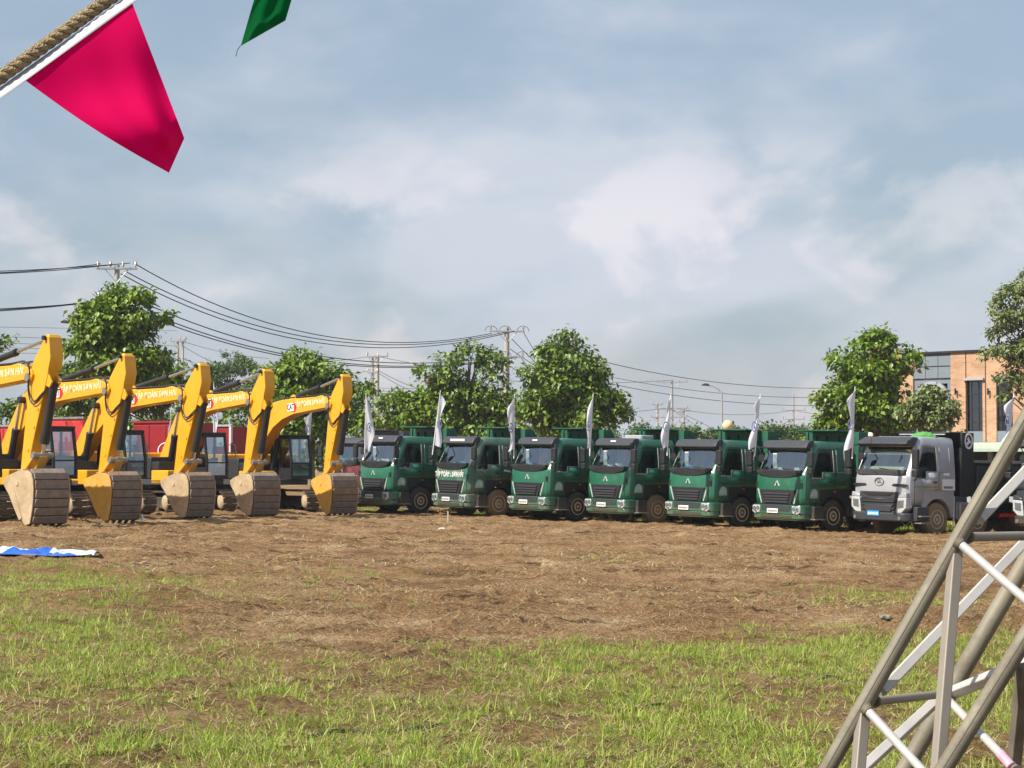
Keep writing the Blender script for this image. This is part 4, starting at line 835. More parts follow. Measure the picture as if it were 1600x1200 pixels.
def silver_truck(loc, label, paint, yaw, tyre, plate, deco=True, group='heavy trucks at the right end of the row'):
    t = empty('dump_truck', loc, label, 'truck', group, math.radians(yaw), tilt=True); hw, R = 1.22, .54
    cab(t, paint, dict(hw=hw, roof=3.22, belt=2.10, wtop=2.90, step=1.86, bottom=.98, arch=1.48, len=2.25, rearwin=-1.38, trim='silver' if deco else 'dkgrey', sleeper_glass=False))
    MB().prism([(-.14, 2.90), (-.02, 2.98), (-.12, 3.10), (-.40, 3.22), (-.64, 3.20), (-.5, 3.0), (-.40, 2.92)], -1.08, 1.08, 'x').build('sun_visor', 'dkgrey', t, bevel=.03)
    l = MB()
    for x in (-.6, 0, .6): l.bx(x-.06, x+.06, -.075, -.04, 2.985, 3.015)
    l.build('visor_lamp', 'black', t)
    MB().prism([(-1.06, 2.14), (1.06, 2.14), (1.08, 2.02), (.8, 1.95), (-.8, 1.95), (-1.08, 2.02)], -.15, .02, 'y').build('wiper_panel', 'dkgrey', t, bevel=.02)
    w = MB()
    for x in (-.7, .1): w.path([(x, .03, 2.02), (x+.5, -.03, 2.15)], .014, 5); w.path([(x+.1, -.01, 2.12), (x+.8, -.05, 2.18)], .014, 5)
    w.build('wiper', 'black', t)
    if deco:                                             # shades behind the glass
        MB().bx(-1.0, 1.0, -.38, -.36, 2.64, 2.80).build('sun_strip', 'sunstrip', t); MB().bx(-.95, .95, -.27, -.24, 2.15, 2.24).build('dash_strip', 'sunstrip', t)
        d = MB(); d.bx(-.95, -.62, -.21, -.19, 2.13, 2.2); d.bx(.55, .95, -.21, -.19, 2.13, 2.17); d.build('dash_papers', 'white', t)
    # hood seams, emblem, slots
    e = MB(); X = Matrix.Translation((0, .03, 1.74)) @ Matrix.Diagonal((1.5, 1, 1, 1)); e.lathe([(.115, 0), (.14, 0), (.14, .03), (.115, .03), (.115, 0)], (0, 0, 0), 'y', 24, X)
    e.prism([(-.11, 1.70), (-.02, 1.83), (.0, 1.76), (.12, 1.80), (.06, 1.68), (.0, 1.72)], .035, .06, 'y'); e.build('emblem', 'chrome' if not deco else 'steel', t)
    for s in (-1, 1):
        MB().prism([(s*.55, 1.62), (s*.62, 1.68), (s*1.10, 1.68), (s*1.17, 1.63), (s*1.10, 1.60), (s*.72, 1.60)], -.25, .055, 'y').build('hood_slot', 'black', t, bevel=.008)
        MB().prism([(s*1.19, 1.40), (s*.86, 1.30), (s*.84, 1.22), (s*1.21, 1.25)], -.2, .06, 'y').build('corner_panel', paint, t, bevel=.02)
        h = MB(); h.prism([(s*.84, 1.22), (s*1.21, 1.24), (s*1.20, .90), (s*1.02, .74), (s*.76, .72)], -.25, .075, 'y'); hl = h.build('headlight', 'lamp', t, bevel=.02)
        MB().prism([(s*.88, 1.14), (s*1.12, 1.15), (s*1.10, .92), (s*.86, .88)], .075, .09, 'y').build('lens', 'lampdark', hl, bevel=.006)
        MB().bx(s*1.20-.2, s*1.20, -.82, -.25, .48, .95).build('step_box', 'dkgrey', t, bevel=.02)
        MB().bx(s*1.23-.3, s*1.23, -.84, -.3, .62, .66).build('step', 'steel', t, bevel=.006); MB().bx(s*1.23-.3, s*1.23, -.84, -.3, .40, .44).build('step', 'steel', t, bevel=.006)
        MB().lathe([(0, -.03), (.06, -.03), (.065, .03), (0, .04)], (s*.98, .11, .56), 'y', 12).build('fog_lamp', 'lampdark', t)
        if deco:
            MB().bx(s*1.236-.006, s*1.236+.006, -2.22, -1.62, 1.50, 1.86).build('door_sticker', 'white', t, smooth=0); q = MB()
            q.bx(s*1.243-.004, s*1.243+.004, -2.12, -1.68, 1.55, 1.63); q.build('sticker_print', 'flagmark', t, smooth=0)
            MB().prism([(-1.98, 1.98), (-1.7, 1.98), (-1.68, 2.05), (-1.95, 2.08)], s*1.224, s*1.231, 'x').build('side_sticker', 'white', t)
    g = MB(); g.prism([(-.82, 1.42), (.82, 1.42), (.84, 1.28), (.78, 1.20), (-.78, 1.20), (-.84, 1.28)], -.05, .065, 'y'); gr = g.build('upper_grille', 'dkgrey', t, bevel=.012); MB().prism([(-.66, 1.38), (.66, 1.38), (.5, 1.29), (-.5, 1.29)], .06, .085, 'y').build('slat', 'black', gr)
    g = MB(); g.prism([(-.86, 1.19), (.86, 1.19), (.76, .72), (-.76, .72)], -.08, .05, 'y'); gr = g.build('lower_grille', 'black', t, bevel=.01)
    for z in (.86, 1.0, 1.1): MB().bx(-.72, .72, .05, .085, z-.02, z+.02).build('slat', 'dkgrey', gr, bevel=.006)
    MB().prism([(-.62, .98), (.62, .98), (.55, .76), (-.55, .76), (-.48, .82), (-.52, .93), (.52, .93), (.48, .82), (.55, .76), (.56, .77), (.6, .95)][:4], .05, .10, 'y').build('lower_intake', 'dkgrey', gr, bevel=.02)
    bp = MB(); bp.prism(rounded(-1.24, 1.24, .12, -.6, .3), .46, .74, 'z').build('bumper', 'dkgrey' if deco else 'black', t, bevel=.04)
    MB().bx(-.10, .42, .122, .145, .62, .78).build('number_plate', plate, t, bevel=.006)
    q = MB()
    for x in np.linspace(-.04, .36, 8): q.bx(x-.017, x+.017, .1445, .1475, .66, .73)
    q.build('plate_marks', 'white' if deco else 'dkgrey', t, smooth=0)
    wheel_arch(t, -1.42, R, hw, 1.50, paint if deco else 'black', x0=.7)
    for s in (-1, 1): wheel(t, s*1.05, -1.42, R, tyre, 'rim_grey', .32)
    mirrors(t, 2.16, 2.82, hw)
    # body: tall black headboard, low panelled bed
    hb = MB(); hb.bx(-1.24, 1.24, -2.75, -2.62, 1.3, 3.42); hb.bx(-1.26, -1.14, -3.12, -2.50, 1.3, 3.42).bx(1.14, 1.26, -3.12, -2.50, 1.3, 3.42); hb.bx(-1.2, 1.2, -2.62, -2.0, 3.38, 3.43)
    hb.build('headboard', 'black', t, bevel=.04)
    MB().bx(-1.0, 1.0, -2.02, -1.97, 3.32, 3.36).build('roof_rail', 'gtrim' if deco else 'black', t, bevel=.01)
    b = MB(); y0, y1, z0, z1, h = -3.13, -9.2, 1.42, 2.42, 1.24; b.bx(-h, h, y1, y0, z0-.1, z0).bx(-h, -h+.05, y1, y0, z0, z1).bx(h-.05, h, y1, y0, z0, z1).bx(-h+.05, h-.05, y1, y1+.05, z0, z1).build('bed', 'black', t)
    for s in (-1, 1):
        MB().bx(s*(h+.05)-.05, s*(h+.05)+.05, y1, y0, z1, z1+.09).build('top_rail', 'steel', t, bevel=.01)
        for y in np.linspace(y0-.05, y1+1.45, 4): MB().bx(s*(h+.02)-.02, s*(h+.02)+.02, y-1.25, y-.1, z0+.12, z1-.1).build('side_panel', 'darkcab', t, bevel=.02)
        MB().bx(s*1.1-.12, s*1.1+.12, -4.2, -3.3, 1.02, 1.3).build('tool_box', 'darkcab', t, bevel=.03)
        MB().bx(s*1.12-.02, s*1.12+.02, -2.35, -2.28, .45, 1.3).build('mudguard', 'curt_white', t, bevel=.01)
        MB().bx(s*1.05-.15, s*1.05+.15, -3.0, -2.55, .5, 1.1).build('air_tank', 'steel', t, bevel=.05)
        MB().bx(s*1.2-.03, s*1.2+.03, -5.6, -4.5, .62, .74).build('side_guard', 'redprint', t, bevel=.008)
    chassis(t, 9.2, hw, paint, (-3.35, -6.1, -7.4), R, tyre, 'rim_grey')
    if deco:
        for s in (-1, 1):
            l = MB(); X = Matrix.Translation((s*1.262, -2.85, 3.14)) @ Matrix.Diagonal((1, 1, 1.35, 1)); l.lathe([(.15, 0), (.20, 0), (.20, s*.014), (.15, s*.014), (.15, 0)], (0, 0, 0), 'x', 20, X)
            l.prism([(-2.97, 3.08), (-2.83, 3.28), (-2.77, 3.20), (-2.83, 3.14), (-2.73, 3.08), (-2.80, 2.98), (-2.85, 3.06)], s*1.262, s*1.275, 'x'); l.build('emblem', 'white', t)
    return t
M['sunstrip'] = mat('pale_yellow_strip', (0.62, 0.62, 0.28), 0.7, 0, .15, 4)
silver_truck(place(1415, 62.2, yaw=126), 'silver grey dump truck with a blue number plate and a tall black headboard', 'silver', 126, 'rubber_mud', 'blueplate')
silver_truck(place(1678, 60.5, yaw=127), 'dark grey truck at the far right edge, mostly behind the metal truss', 'darkcab', 127, 'rubber', 'plate', deco=False)
def nylon():
    q = P(1443, 682, 63.5); o = empty('nylon_bundle', q-Vector((0, 0, .05)), 'bright green nylon bundle lying on top of the silver truck', 'bundle'); m = MB(); R = random.Random(3)
    vs, fs = [], []; nx, ny = 14, 8
    for i in range(nx):
        for j in range(ny):
            a, b = i/(nx-1)*2-1, j/(ny-1)*2-1; vs.append((a*.42, b*.25, .17*max(0, 1-a*a)**.6*max(0, 1-b*b)**.5+R.uniform(-.04, .04)))
    fs = [(i*ny+j, (i+1)*ny+j, (i+1)*ny+j+1, i*ny+j+1) for i in range(nx-1) for j in range(ny-1)]
    m.add(vs, fs); m.build('bundle', 'nylon', o, solid=.02, smooth=50); k = MB(); k.tube((.36, -.15, .05), (.38, -.25, -.25), .02).tube((-.38, -.15, .05), (-.4, -.25, -.15), .018).build('strap', 'nylon', o)
nylon()
def work_lamp():
    q = P(1361, 682, 62.8); o = empty('work_lamp', q, 'small white lamp on the front roof edge of the silver truck', 'lamp'); MB().lathe([(0, -.08), (.05, -.07), (.085, .04), (.085, .06), (0, .07)], (0, 0, .05), 'y', 14).build('lamp_head', 'white', o); MB().bx(-.03, .03, -.03, .03, -.22, -.05).build('bracket', 'black', o)
work_lamp()

# ------------------------------------------------------------------ flags on the trucks
def flag(label, top, bot, d, w, lean, seed, fold=0.0, mark=True):
    a, b = P(*bot, d), P(*top, d); t = empty('feather_flag', a, label, 'flag', 'white feather flags fixed to the vehicles'); v = b-a; R = random.Random(seed)
    side = Vector((lean, -.25, 0)).normalized(); pt = [v*f+side*(-.10*math.sin(f*math.pi)*0) for f in np.linspace(-.12, 1.02, 9)]
    MB().path(pt, [.02]*5+[.014]*4, 7).build('pole', 'pole_white', t)
    vs, fs = [], []; n, m = 26, 7
    for i in range(n):
        f = i/(n-1); wd = w*(min(1, (1-f)/.16)**.7)*(.72+.28*math.sin(f*7+seed))*(1-.45*fold*math.exp(-((f-.55)/.15)**2))
        for j in range(m):
            g = j/(m-1); dep = .13*math.sin(g*5+f*6+seed)*g
            vs.append(v*(.06+.94*f)+side*(wd*g)+Vector((0, dep, -.28*g*w*(1+fold))))
    fs = [(i*m+j, (i+1)*m+j, (i+1)*m+j+1, i*m+j+1) for i in range(n-1) for j in range(m-1)]
    c = MB().add(vs, fs); c.build('cloth', 'flag', t, smooth=80)
    if mark:
        k = MB(); p = v*.42+side*(w*.42)+Vector((0, -.09, 0)); X = Matrix.Translation(p) @ Matrix.Diagonal((.75, 1, 1.5, 1)); k.lathe([(.085, -.01), (.12, -.01), (.12, .0), (.085, .0), (.085, -.01)], (0, 0, 0), 'y', 18, X); k.prism([(-.05, -.05), (.0, .07), (.05, -.04)], -.01, 0, 'y', X); k.build('emblem', 'flagmark', t)
FL = [('white flag standing behind the last excavator cab', (487, 642), (484, 690), 84, .34, -.4, 2),
 ('white flag at the front corner of the first green truck beside the double pole', (572, 616), (570, 705), 73.5, .40, 1, 5),
 ('white flag at the front corner of the lettered green truck', (688, 612), (677, 700), 71.8, .30, .8, 1),
 ('white flag leaning against the view of the tall concrete pole', (804, 617), (803, 706), 69.6, .36, -.3, 3),
 ('white flag in front of the large cone-shaped tree', (927, 616), (922, 702), 67.8, .26, -.5, 4),
 ('white flag crossing the many-armed distant pole', (1048, 618), (1043, 702), 65.6, .28, -1, 6),
 ('white flag left of the lone distant pole', (1188, 617), (1180, 703), 63.6, .28, -.9, 7),
 ('white flag at the front corner of the silver truck before the bright tree', (1336, 606), (1332, 705), 61.5, .30, -1, 8),
 ('white flag in front of the right-hand building window beside the metal truss', (1584, 616), (1577, 690), 60.5, .34, -.8, 9)]
for q in FL: flag(q[0], q[1], q[2], q[3], q[4], q[5], q[6], fold=.4)
flag('white flag hanging behind the stick of the fourth excavator over the red tipper', (334, 600), (334, 690), 82, .26, .5, 11, .2)
flag('slim white flag rising over the dark red tipper with the oval emblem', (268, 636), (266, 690), 86, .12, -.4, 12, .2, mark=False)

# ------------------------------------------------------------------ red tippers behind the excavators
def tipper(label, px0, px1, ptop, d, paint, frame, emblem=None, yaw=-33):
    x0, x1 = (px0-800)/FPX*d, (px1-800)/FPX*d; gz = G((x0+x1)/2); z1 = P(px0, ptop, d).z-gz; w = (x1-x0)/math.cos(math.radians(yaw))
    t = empty('red_tipper', ((x0+x1)/2, d, gz), label, 'truck', 'red tippers behind the excavators', math.radians(yaw))
    z0 = z1-1.75; h = w/2
    b = MB(); b.bx(-h, h, 0, .06, z0, z1).bx(-h, h, 2.3, 2.36, z0, z1).bx(-h, -h+.06, .06, 2.3, z0, z1).bx(h-.06, h, .06, 2.3, z0, z1).bx(-h, h, 0, 2.36, z0-.08, z0).build('body', paint, t)
    n = max(2, int(round(w/.95)))
    for i in range(n): MB().bx(-h+w*i/n+.04, -h+w*(i+1)/n-.04, -.03, -.002, z0+.08, z1-.1).build('side_panel', paint, t, bevel=.012, smooth=0)
    MB().bx(-h-.03, h+.03, -.07, .08, z1, z1+.10).build('top_rail', frame, t, bevel=.01); MB().bx(-h-.02, h+.02, -.06, .05, z0-.16, z0-.005).build('lower_rail', frame, t, bevel=.01)
    c = MB(); c.bx(-h, h, .5, .7, 1.0, z0-.09).bx(-h, h, 1.6, 1.8, 1.0, z0-.09).build('chassis', 'black', t)
    for x in (-h*.7, -h*.7+1.25, h*.7):
        for y in (.25, 2.1):
            q = MB(); q.lathe([(.32, -.14), (.48, -.15), (.52, -.08), (.52, .08), (.48, .15), (.32, .14)], (x, y, .52), 'y', 22); wl = q.build('wheel', 'rubber', t); MB().lathe([(.3, -.12), (.3, -.08), (.12, -.1), (0, -.14)], (x, y, .52), 'y', 16).build('rim', 'rim', wl)
    if emblem == 'oval':
        X = Matrix.Translation((h*.35, -.045, z0+.42)) @ Matrix.Diagonal((1.45, 1, 1, 1)); k = MB(); k.lathe([(.36, 0), (.40, 0), (.40, .012), (.36, .012), (.36, 0)], (0, 0, 0), 'y', 28, X); k.build('oval_ring', 'white', t); text('BT', .42, 'lettering', 'white', t, basis((h*.35, -.04, z0+.42), (1, 0, 0), (0, 0, 1)), .006)
    if emblem == 'panel':
        MB().bx(-h*.05, h*.72, -.06, -.031, z1-1.0, z1-.3).build('white_panel', 'gtrim', t, bevel=.01)
        MB().bx(h-.09, h+.03, -.08, .05, z0, z1).build('corner_post', 'curt_white', t)
    return t
tipper('bright red tipper body between the first and second excavator sticks', 74, 136, 655, 92, 'red', 'steel')
tipper('dark red tipper body with a white oval emblem behind the third excavator boom', 203, 292, 661, 93, 'darkred', 'darkred', 'oval')
tipper('dark red tipper with a pale panel and pale corner edge behind the fourth excavator', 296, 365, 667, 96, 'darkred', 'gtrim', 'panel')
tipper('red tipper end at the left edge behind the first excavator', -110, 40, 668, 96, 'red', 'steel')

# ------------------------------------------------------------------ excavators (x forward, y left, z up, bucket pin at x=0 before the shift)
SW = 6.6                                                # slew centre lies this far behind the bucket pin
def excavator(pin_px, pin_d, yaw, label, dirty=0, logo=True, hscale=.90, clean_bucket=False, seed=0):
    th = math.radians(yaw); F = Vector((math.cos(th), math.sin(th), 0)); x = (pin_px-800)/FPX*pin_d
    pin = Vector((x, pin_d, 0)); o = pin-F*SW*hscale; o.z = G(o.x)-.03
    t = empty('excavator', o, label, 'excavator', 'yellow excavators lined up with their buckets on the ground', th, tilt=False); t.scale = (hscale,)*3
    A = lambda pts: [(px+SW, pz) for px, pz in pts]; Y = 'yellow'; R = random.Random(seed)
    S_ = Matrix.Translation((SW, 0, 0))
    # tracks
    for s in (-1, 1):
        yc = s*1.32; x0, x1, zc, r = -2.6, 2.6, .47, .43; b = MB(); per = []
        L1 = x1-x0; tot = 2*L1+2*math.pi*r; n = 54
        for i in range(n):
            q = i/n*tot
            if q < L1: px, pz, an = x0+q, zc+r, 0
            elif q < L1+math.pi*r: a = (q-L1)/r; px, pz, an = x1+r*math.sin(a), zc+r*math.cos(a), a
            elif q < 2*L1+math.pi*r: px, pz, an = x1-(q-L1-math.pi*r), zc-r, math.pi
            else: a = (q-2*L1-math.pi*r)/r; px, pz, an = x0-r*math.sin(a), zc-r*math.cos(a), math.pi+a
            X = Matrix.Translation((px, yc, pz)) @ Matrix.Rotation(an, 4, 'Y'); b.bx(-.105, .105, -.32, .32, -.02, .025, X); b.bx(-.09, -.06, -.32, .32, .02, .06, X); b.bx(.03, .05, -.32, .32, .02, .05, X)
        tag(b.build('track', 'track', t, smooth=0), kind='stuff')
        f = MB(); f.prism([(x0, zc-.26), (x1, zc-.26), (x1-.1, zc+.22), (x0+.3, zc+.22)], yc-.2, yc+.2, 'y'); f.build('track_frame', 'black', t, bevel=.03)
        for xx in (x0, x1): MB().lathe([(0, -.25), (.16, -.25), (.30, -.2), (.36, -.12), (.36, .12), (.30, .2), (.16, .25), (0, .25)], (xx, yc, zc), 'y', 20).build('idler', 'bucket_tan', t)
        for xx in np.linspace(x0+.6, x1-.6, 6): MB().lathe([(0, -.24), (.13, -.24), (.15, 0), (.13, .24), (0, .24)], (xx, yc, zc-.26), 'y', 12).build('roller', 'black', t)
    MB().prism([(-1.1, .5), (1.1, .5), (.8, 1.0), (-.8, 1.0)], -1.1, 1.1, 'y').lathe([(0, 1.0), (.75, 1.0), (.75, 1.17), (0, 1.17)], (0, 0, 0), 'z', 24).build('carbody', 'black', t, bevel=.03)
    # upper structure: lower parts dark as black doors, with shadow put into the colour
    MB().bx(-2.6, 2.2, -1.5, 1.5, 1.18, 1.42).build('deck', 'dkgrey', t, bevel=.03)
    MB().prism(rounded(-1.5, 1.5, 3.05, 2.25, .5, 6), 1.42, 2.42, 'z', Matrix.Rotation(math.pi/2, 4, 'Z')).build('counterweight', Y, t, bevel=.06)
    MB().bx(-2.25, -.35, -1.48, 1.48, 1.425, 2.10).build('engine_housing', 'dkgrey', t, bevel=.05)
    h = MB().bx(-2.28, -.34, -1.5, 1.5, 2.105, 2.55); h.build('engine_hood', Y, t, bevel=.06)
    MB().bx(-.33, 1.3, -1.5, -.62, 1.425, 2.36).build('fuel_tank', 'black', t, bevel=.05)
    gr = MB().bx(-1.9, -.5, -1.492, -1.482, 1.5, 2.0); gr.build('side_grille', 'black', t)
    MB().bx(1.35, 2.75, -1.5, -.45, 1.22, 1.80).build('tool_box', Y, t, bevel=.04); MB().bx(1.0, 1.9, -1.45, -.6, 1.81, 2.16).build('battery_cover', 'black', t, bevel=.03)
    r = MB()
    for xx in (-.3, .85): r.path([(xx, -1.42, 2.2), (xx, -1.42, 2.95)], .02, 6)
    r.path([(-.3, -1.42, 2.95), (.85, -1.42, 2.95), (1.2, -1.42, 2.1)], .02, 6); r.path([(-.3, -1.42, 2.6), (.95, -1.42, 2.6)], .018, 6); r.path([(-2.2, -1.4, 2.4), (-2.2, -1.4, 3.0), (-.5, -1.4, 3.0), (-.3, -1.42, 2.95)], .02, 6); r.build('handrail', 'black', t)
    MB().tube((-1.3, -.5, 2.5), (-1.3, -.5, 3.05), .07).build('exhaust', 'black', t)
    # cab
    x0, x1, y0, y1, z0, z1 = .70, 2.55, .44, 1.48, 1.43, 3.30
    c = MB(); pr = [(x0, z0), (x1, z0), (x1, z0+.75), (x1-.22, z1), (x0, z1)]
    for yy in (y0, y1):
        ya, yb = (yy, yy+.07) if yy == y0 else (yy-.07, yy)
        for a, b in ((pr[1], pr[2]), (pr[2], pr[3]), (pr[4], pr[0])): c.sq((a[0], (ya+yb)/2, a[1]), (b[0], (ya+yb)/2, b[1]), .045)
        c.bx(x0, x1-.2, ya, yb, z1-.1, z1).bx(x0, x1, ya, yb, z0, z0+.5).bx(x0+.75, x0+.83, ya, yb, z0+.5, z1-.1)
    c.bx(x1-.05, x1+.02, y0, y1, z0, z0+.16).bx(x0, x0+.06, y0+.07, y1-.07, z0, z0+.9).bx(x1-.3, x1-.19, y0, y1, z1-.1, z1).bx(x1-.02, x1+.03, y0, y1, z0+.66, z0+.72); cb = c.build('cab', 'black', t)
    MB().bx(x0-.04, x1-.14, y0-.03, y1+.03, z1, z1+.1).build('cab_roof', 'black', t, bevel=.04)
    g = MB(); g.add([(x1-.01, y0+.05, z0+.16), (x1-.01, y1-.05, z0+.16), (x1-.01, y1-.05, z0+.75), (x1-.01, y0+.05, z0+.75), (x1-.22, y1-.05, z1-.05), (x1-.22, y0+.05, z1-.05)], [(0, 1, 2, 3), (3, 2, 4, 5)]); g.build('windscreen', 'glass', t, smooth=0)
    for yy in (y0+.03, y1-.03): MB().add([(x0, yy, z0+.5), (x1-.02, yy, z0+.5), (x1-.02, yy, z0+.75), (x1-.24, yy, z1-.05), (x0, yy, z1-.05)], [(0, 1, 2, 3, 4)]).build('side_window', 'glass', t, smooth=0)
    MB().bx(x0+.3, x0+.85, y0+.25, y1-.25, z0+.2, z0+.65).bx(x0+.2, x0+.4, y0+.25, y1-.25, z0+.6, z0+1.4).build('seat', 'interior', t, bevel=.05)
    MB().bx(x1-.3, x1-.15, y0+.2, y0+.35, z0+.15, z0+.85).bx(x1-.35, x1-.3, y0+.4, y0+.75, z0+.6, z0+.9).build('console', 'interior', t, bevel=.02)
    # boom
    bp_ = [(-7.05, 2.05), (-6.75, 1.80), (-6.45, 2.0), (-5.08, 3.22), (-4.4, 3.70), (-3.6, 4.03), (-2.6, 4.25), (.10, 4.47), (.42, 4.42), (.52, 4.62), (.40, 4.80), (.05, 4.90), (-.35, 5.0), (-.75, 4.95), (-2.5, 4.93), (-3.6, 4.90), (-4.5, 4.80), (-5.0, 4.55), (-5.4, 4.15)]
    bm = MB().prism(A(bp_), -.27, .27, 'y'); boom = bm.build('boom', Y, t, bevel=.025)
    fl = MB().path([(a+SW, 0, b) for a, b in ((-5.4, 4.165), (-5.0, 4.565), (-4.5, 4.815), (-3.6, 4.915), (-2.5, 4.945), (-.75, 4.965))], .012, 4)
    for yy in (-.16, .14, .20): fl.path([(a+SW, yy, b) for a, b in ((-6.1, 3.35), (-5.42, 4.2), (-5.02, 4.62), (-4.5, 4.87), (-3.6, 4.97), (-2.5, 5.0), (-.85, 5.02), (-.2, 5.07), (.15, 4.97))], .028, 6)
    fl.build('boom_hose', 'hose', boom)
    for yy in (-.36, .36): MB().prism(A([(-7.0, 1.43), (-6.4, 1.43), (-6.5, 2.0), (-6.75, 2.16), (-6.95, 2.0)]), yy-.04, yy+.04, 'y').build('boom_bracket', Y, t, bevel=.015)
    MB().tube((SW-6.75, -.45, 1.98), (SW-6.75, .45, 1.98), .09).build('boom_pin', 'steel', t)
    for s in (-1, 1):
        cy = MB(); cy.tube((SW-5.75, s*.42, 1.62), (SW-5.24, s*.42, 3.20), .125, n=16).tube((SW-5.27, s*.42, 3.1), (SW-5.21, s*.42, 3.28), .14, n=16); cc = cy.build('boom_cylinder', 'black', t)
        MB().tube((SW-5.24, s*.42, 3.20), (SW-4.87, s*.42, 4.36), .065, n=12).build('rod', 'chrome', cc); MB().tube((SW-4.87, s*.25, 4.36), (SW-4.87, s*.52, 4.36), .12, n=16).build('pin', 'black', cc)
    for ya in (-.16, .09): MB().prism(A([(-3.15, 4.88), (-2.5, 4.88), (-2.65, 5.06), (-2.8, 5.12), (-2.98, 5.06)]), ya, ya+.07, 'y').build('cylinder_bracket', Y, boom, bevel=.01)
    cy = MB().tube((SW-2.8, 0, 5.03), (SW-.95, 0, 5.36), .105, n=16).tube((SW-1.02, 0, 5.347), (SW-.85, 0, 5.378), .12, n=16); cc = cy.build('stick_cylinder', 'black', t); MB().tube((SW-.9, 0, 5.37), (SW+1.12, 0, 5.76), .055, n=12).build('rod', 'chrome', cc); cy = None
    # stick
    head = [(.98, 5.72), (1.08, 5.84), (1.20, 5.84), (1.30, 5.72), (1.41, 5.12), (1.32, 4.72), (1.04, 3.9), (.62, 2.6), (.20, 1.22), (.08, 1.06), (-.08, 1.06), (-.14, 1.22), (-.08, 1.5), (.17, 3.85), (.20, 4.45), (.40, 5.02)]
    st = MB().prism(A(head), -.19, .19, 'y').build('stick', Y, t, bevel=.025)
    k = MB(); k.prism(A([(1.10, 5.80), (1.31, 5.75), (1.45, 5.13), (1.35, 4.72), (1.29, 4.72), (1.37, 5.12), (1.27, 5.68)]), -.23, .23, 'y'); k.build('front_plate', Y, st, bevel=.01)
    for yy in (-.14, .14): MB().prism(A([(1.14, 4.28), (1.28, 4.62), (1.48, 4.36), (1.36, 4.2)]), yy-.03, yy+.03, 'y').build('cylinder_lug', Y, st, bevel=.008)
    MB().tube((SW+.28, -.33, 4.55), (SW+.28, .33, 4.55), .13, n=18).build('stick_pin', 'steel', t); MB().tube((SW+1.07, -.3, 5.73), (SW+1.07, .3, 5.73), .07).build('top_pin', 'black', t)
    for yy in (-.20, .20):
        for px_, pz_ in ((.62, 3.0), (.80, 3.55), (.36, 2.3)): MB().bx(SW+px_-.04, SW+px_+.04, yy-.015, yy+.015, pz_-.04, pz_+.04).build('hose_clamp', 'bucket_y', st)
    hs = MB(); 
    for dy, dz in ((-.235, 0), (-.26, -.09)): hs.path(cr_([(SW-.1, dy, 4.98), (SW+.22, dy-.05, 4.98), (SW+.38, dy-.03, 4.72), (SW+.33, dy-.03, 4.3), (SW+.42, dy, 3.95+dz), (SW+.68, dy, 3.80+dz), (SW+1.0, dy, 3.98+dz), (SW+1.22, dy+.08, 4.18+dz)]), .022, 6)
    hs.build('stick_hose', 'hose', st)
    # bucket cylinder and linkage
    cy = MB().tube((SW+1.36, 0, 4.36), (SW+.98, 0, 2.62), .135, n=16).tube((SW+1.01, 0, 2.74), (SW+.95, 0, 2.5), .15, n=16); cc = cy.build('bucket_cylinder', 'black', t); MB().tube((SW+.965, 0, 2.56), (SW+.86, 0, 2.10), .06, n=12).build('rod', 'chrome', cc)
    for yy in (-.27, .27):
        MB().prism(A([(.80, 2.02), (.92, 2.06), (.92, 2.18), (.82, 2.24), (.06, 1.62), (.02, 1.5), (.12, 1.46)]), yy-.035, yy+.035, 'y').build('link_arm', 'bucket_y', t, bevel=.01)
    MB().prism(A([(.76, 2.1), (.86, 2.2), (.98, 2.1), (.66, 1.5), (.54, 1.42), (.44, 1.52)]), -.15, .15, 'y').build('bucket_link', 'bucket_y', t, bevel=.015); MB().tube((SW+.86, -.36, 2.12), (SW+.86, .36, 2.12), .10).build('link_pin', 'steel', t)
    # bucket
    w = .63; out = [(.10, 1.66), (.42, 1.68), (.74, 1.665), (.94, 1.57), (1.04, 1.38), (1.07, 1.10), (1.06, .82), (1.02, .55), (.96, .30), (.88, .05)]
    inn = [(a*.965-.0, b*.96-.01) for a, b in out]; sideP = [(-.42, 1.38), (-.30, 1.50), (.10, 1.64)]+out[1:]+[(.60, .0), (.40, .18), (.10, .52), (-.24, .92), (-.50, 1.20)]
    BX = .42; out = [(a+BX, b) for a, b in out]; inn = [(a+BX, b) for a, b in inn]; sideP = [(a+(BX if k > 2 else BX*.6 if k < 2 else BX), b) for k, (a, b) in enumerate(sideP)]
    by, bk = ('bucket_y' if not dirty else 'bucket_tan'), 'bucket'
    sh = MB().prism(A(out+inn[::-1]), -w+.03, w-.03, 'y'); bu = sh.build('bucket', 'track', t)  # dark shell colour puts shade into the gaps between the wear plates
    for s in (-1, 1):
        MB().prism(A(sideP), s*w-.022, s*w+.022, 'y').build('side_plate', by, bu, bevel=.01)
        MB().prism(A([(-.22, 1.38), (-.10, 1.46), (.39, 1.12), (.89, .22), (.74, .14), (.44, .5), (.10, .95), (-.17, 1.2)]), s*(w+.012), s*(w+.05), 'y').build('side_cutter', by, bu, bevel=.012)
        MB().lathe([(0, 0), (.09, 0), (.09, s*.02), (0, s*.03)], (SW+.55, s*(w+.022), 1.28), 'y', 14).build('boss', by, bu)
    for yy in (-.30, .30): MB().prism(A([(-.18, 1.12), (.0, 1.0), (.8, 1.55), (.6, 1.72), (.42, 1.70), (.05, 1.48), (-.1, 1.38)]), yy-.04, yy+.04, 'y').build('bucket_ear', by, bu, bevel=.01)
    MB().tube((SW, -.42, 1.22), (SW, .42, 1.22), .09).build('bucket_pin', 'steel', t)
    idx = [(2, 3), (3, 4), (4, 5), (5, 6), (6, 7), (7, 8), (8, 9)]
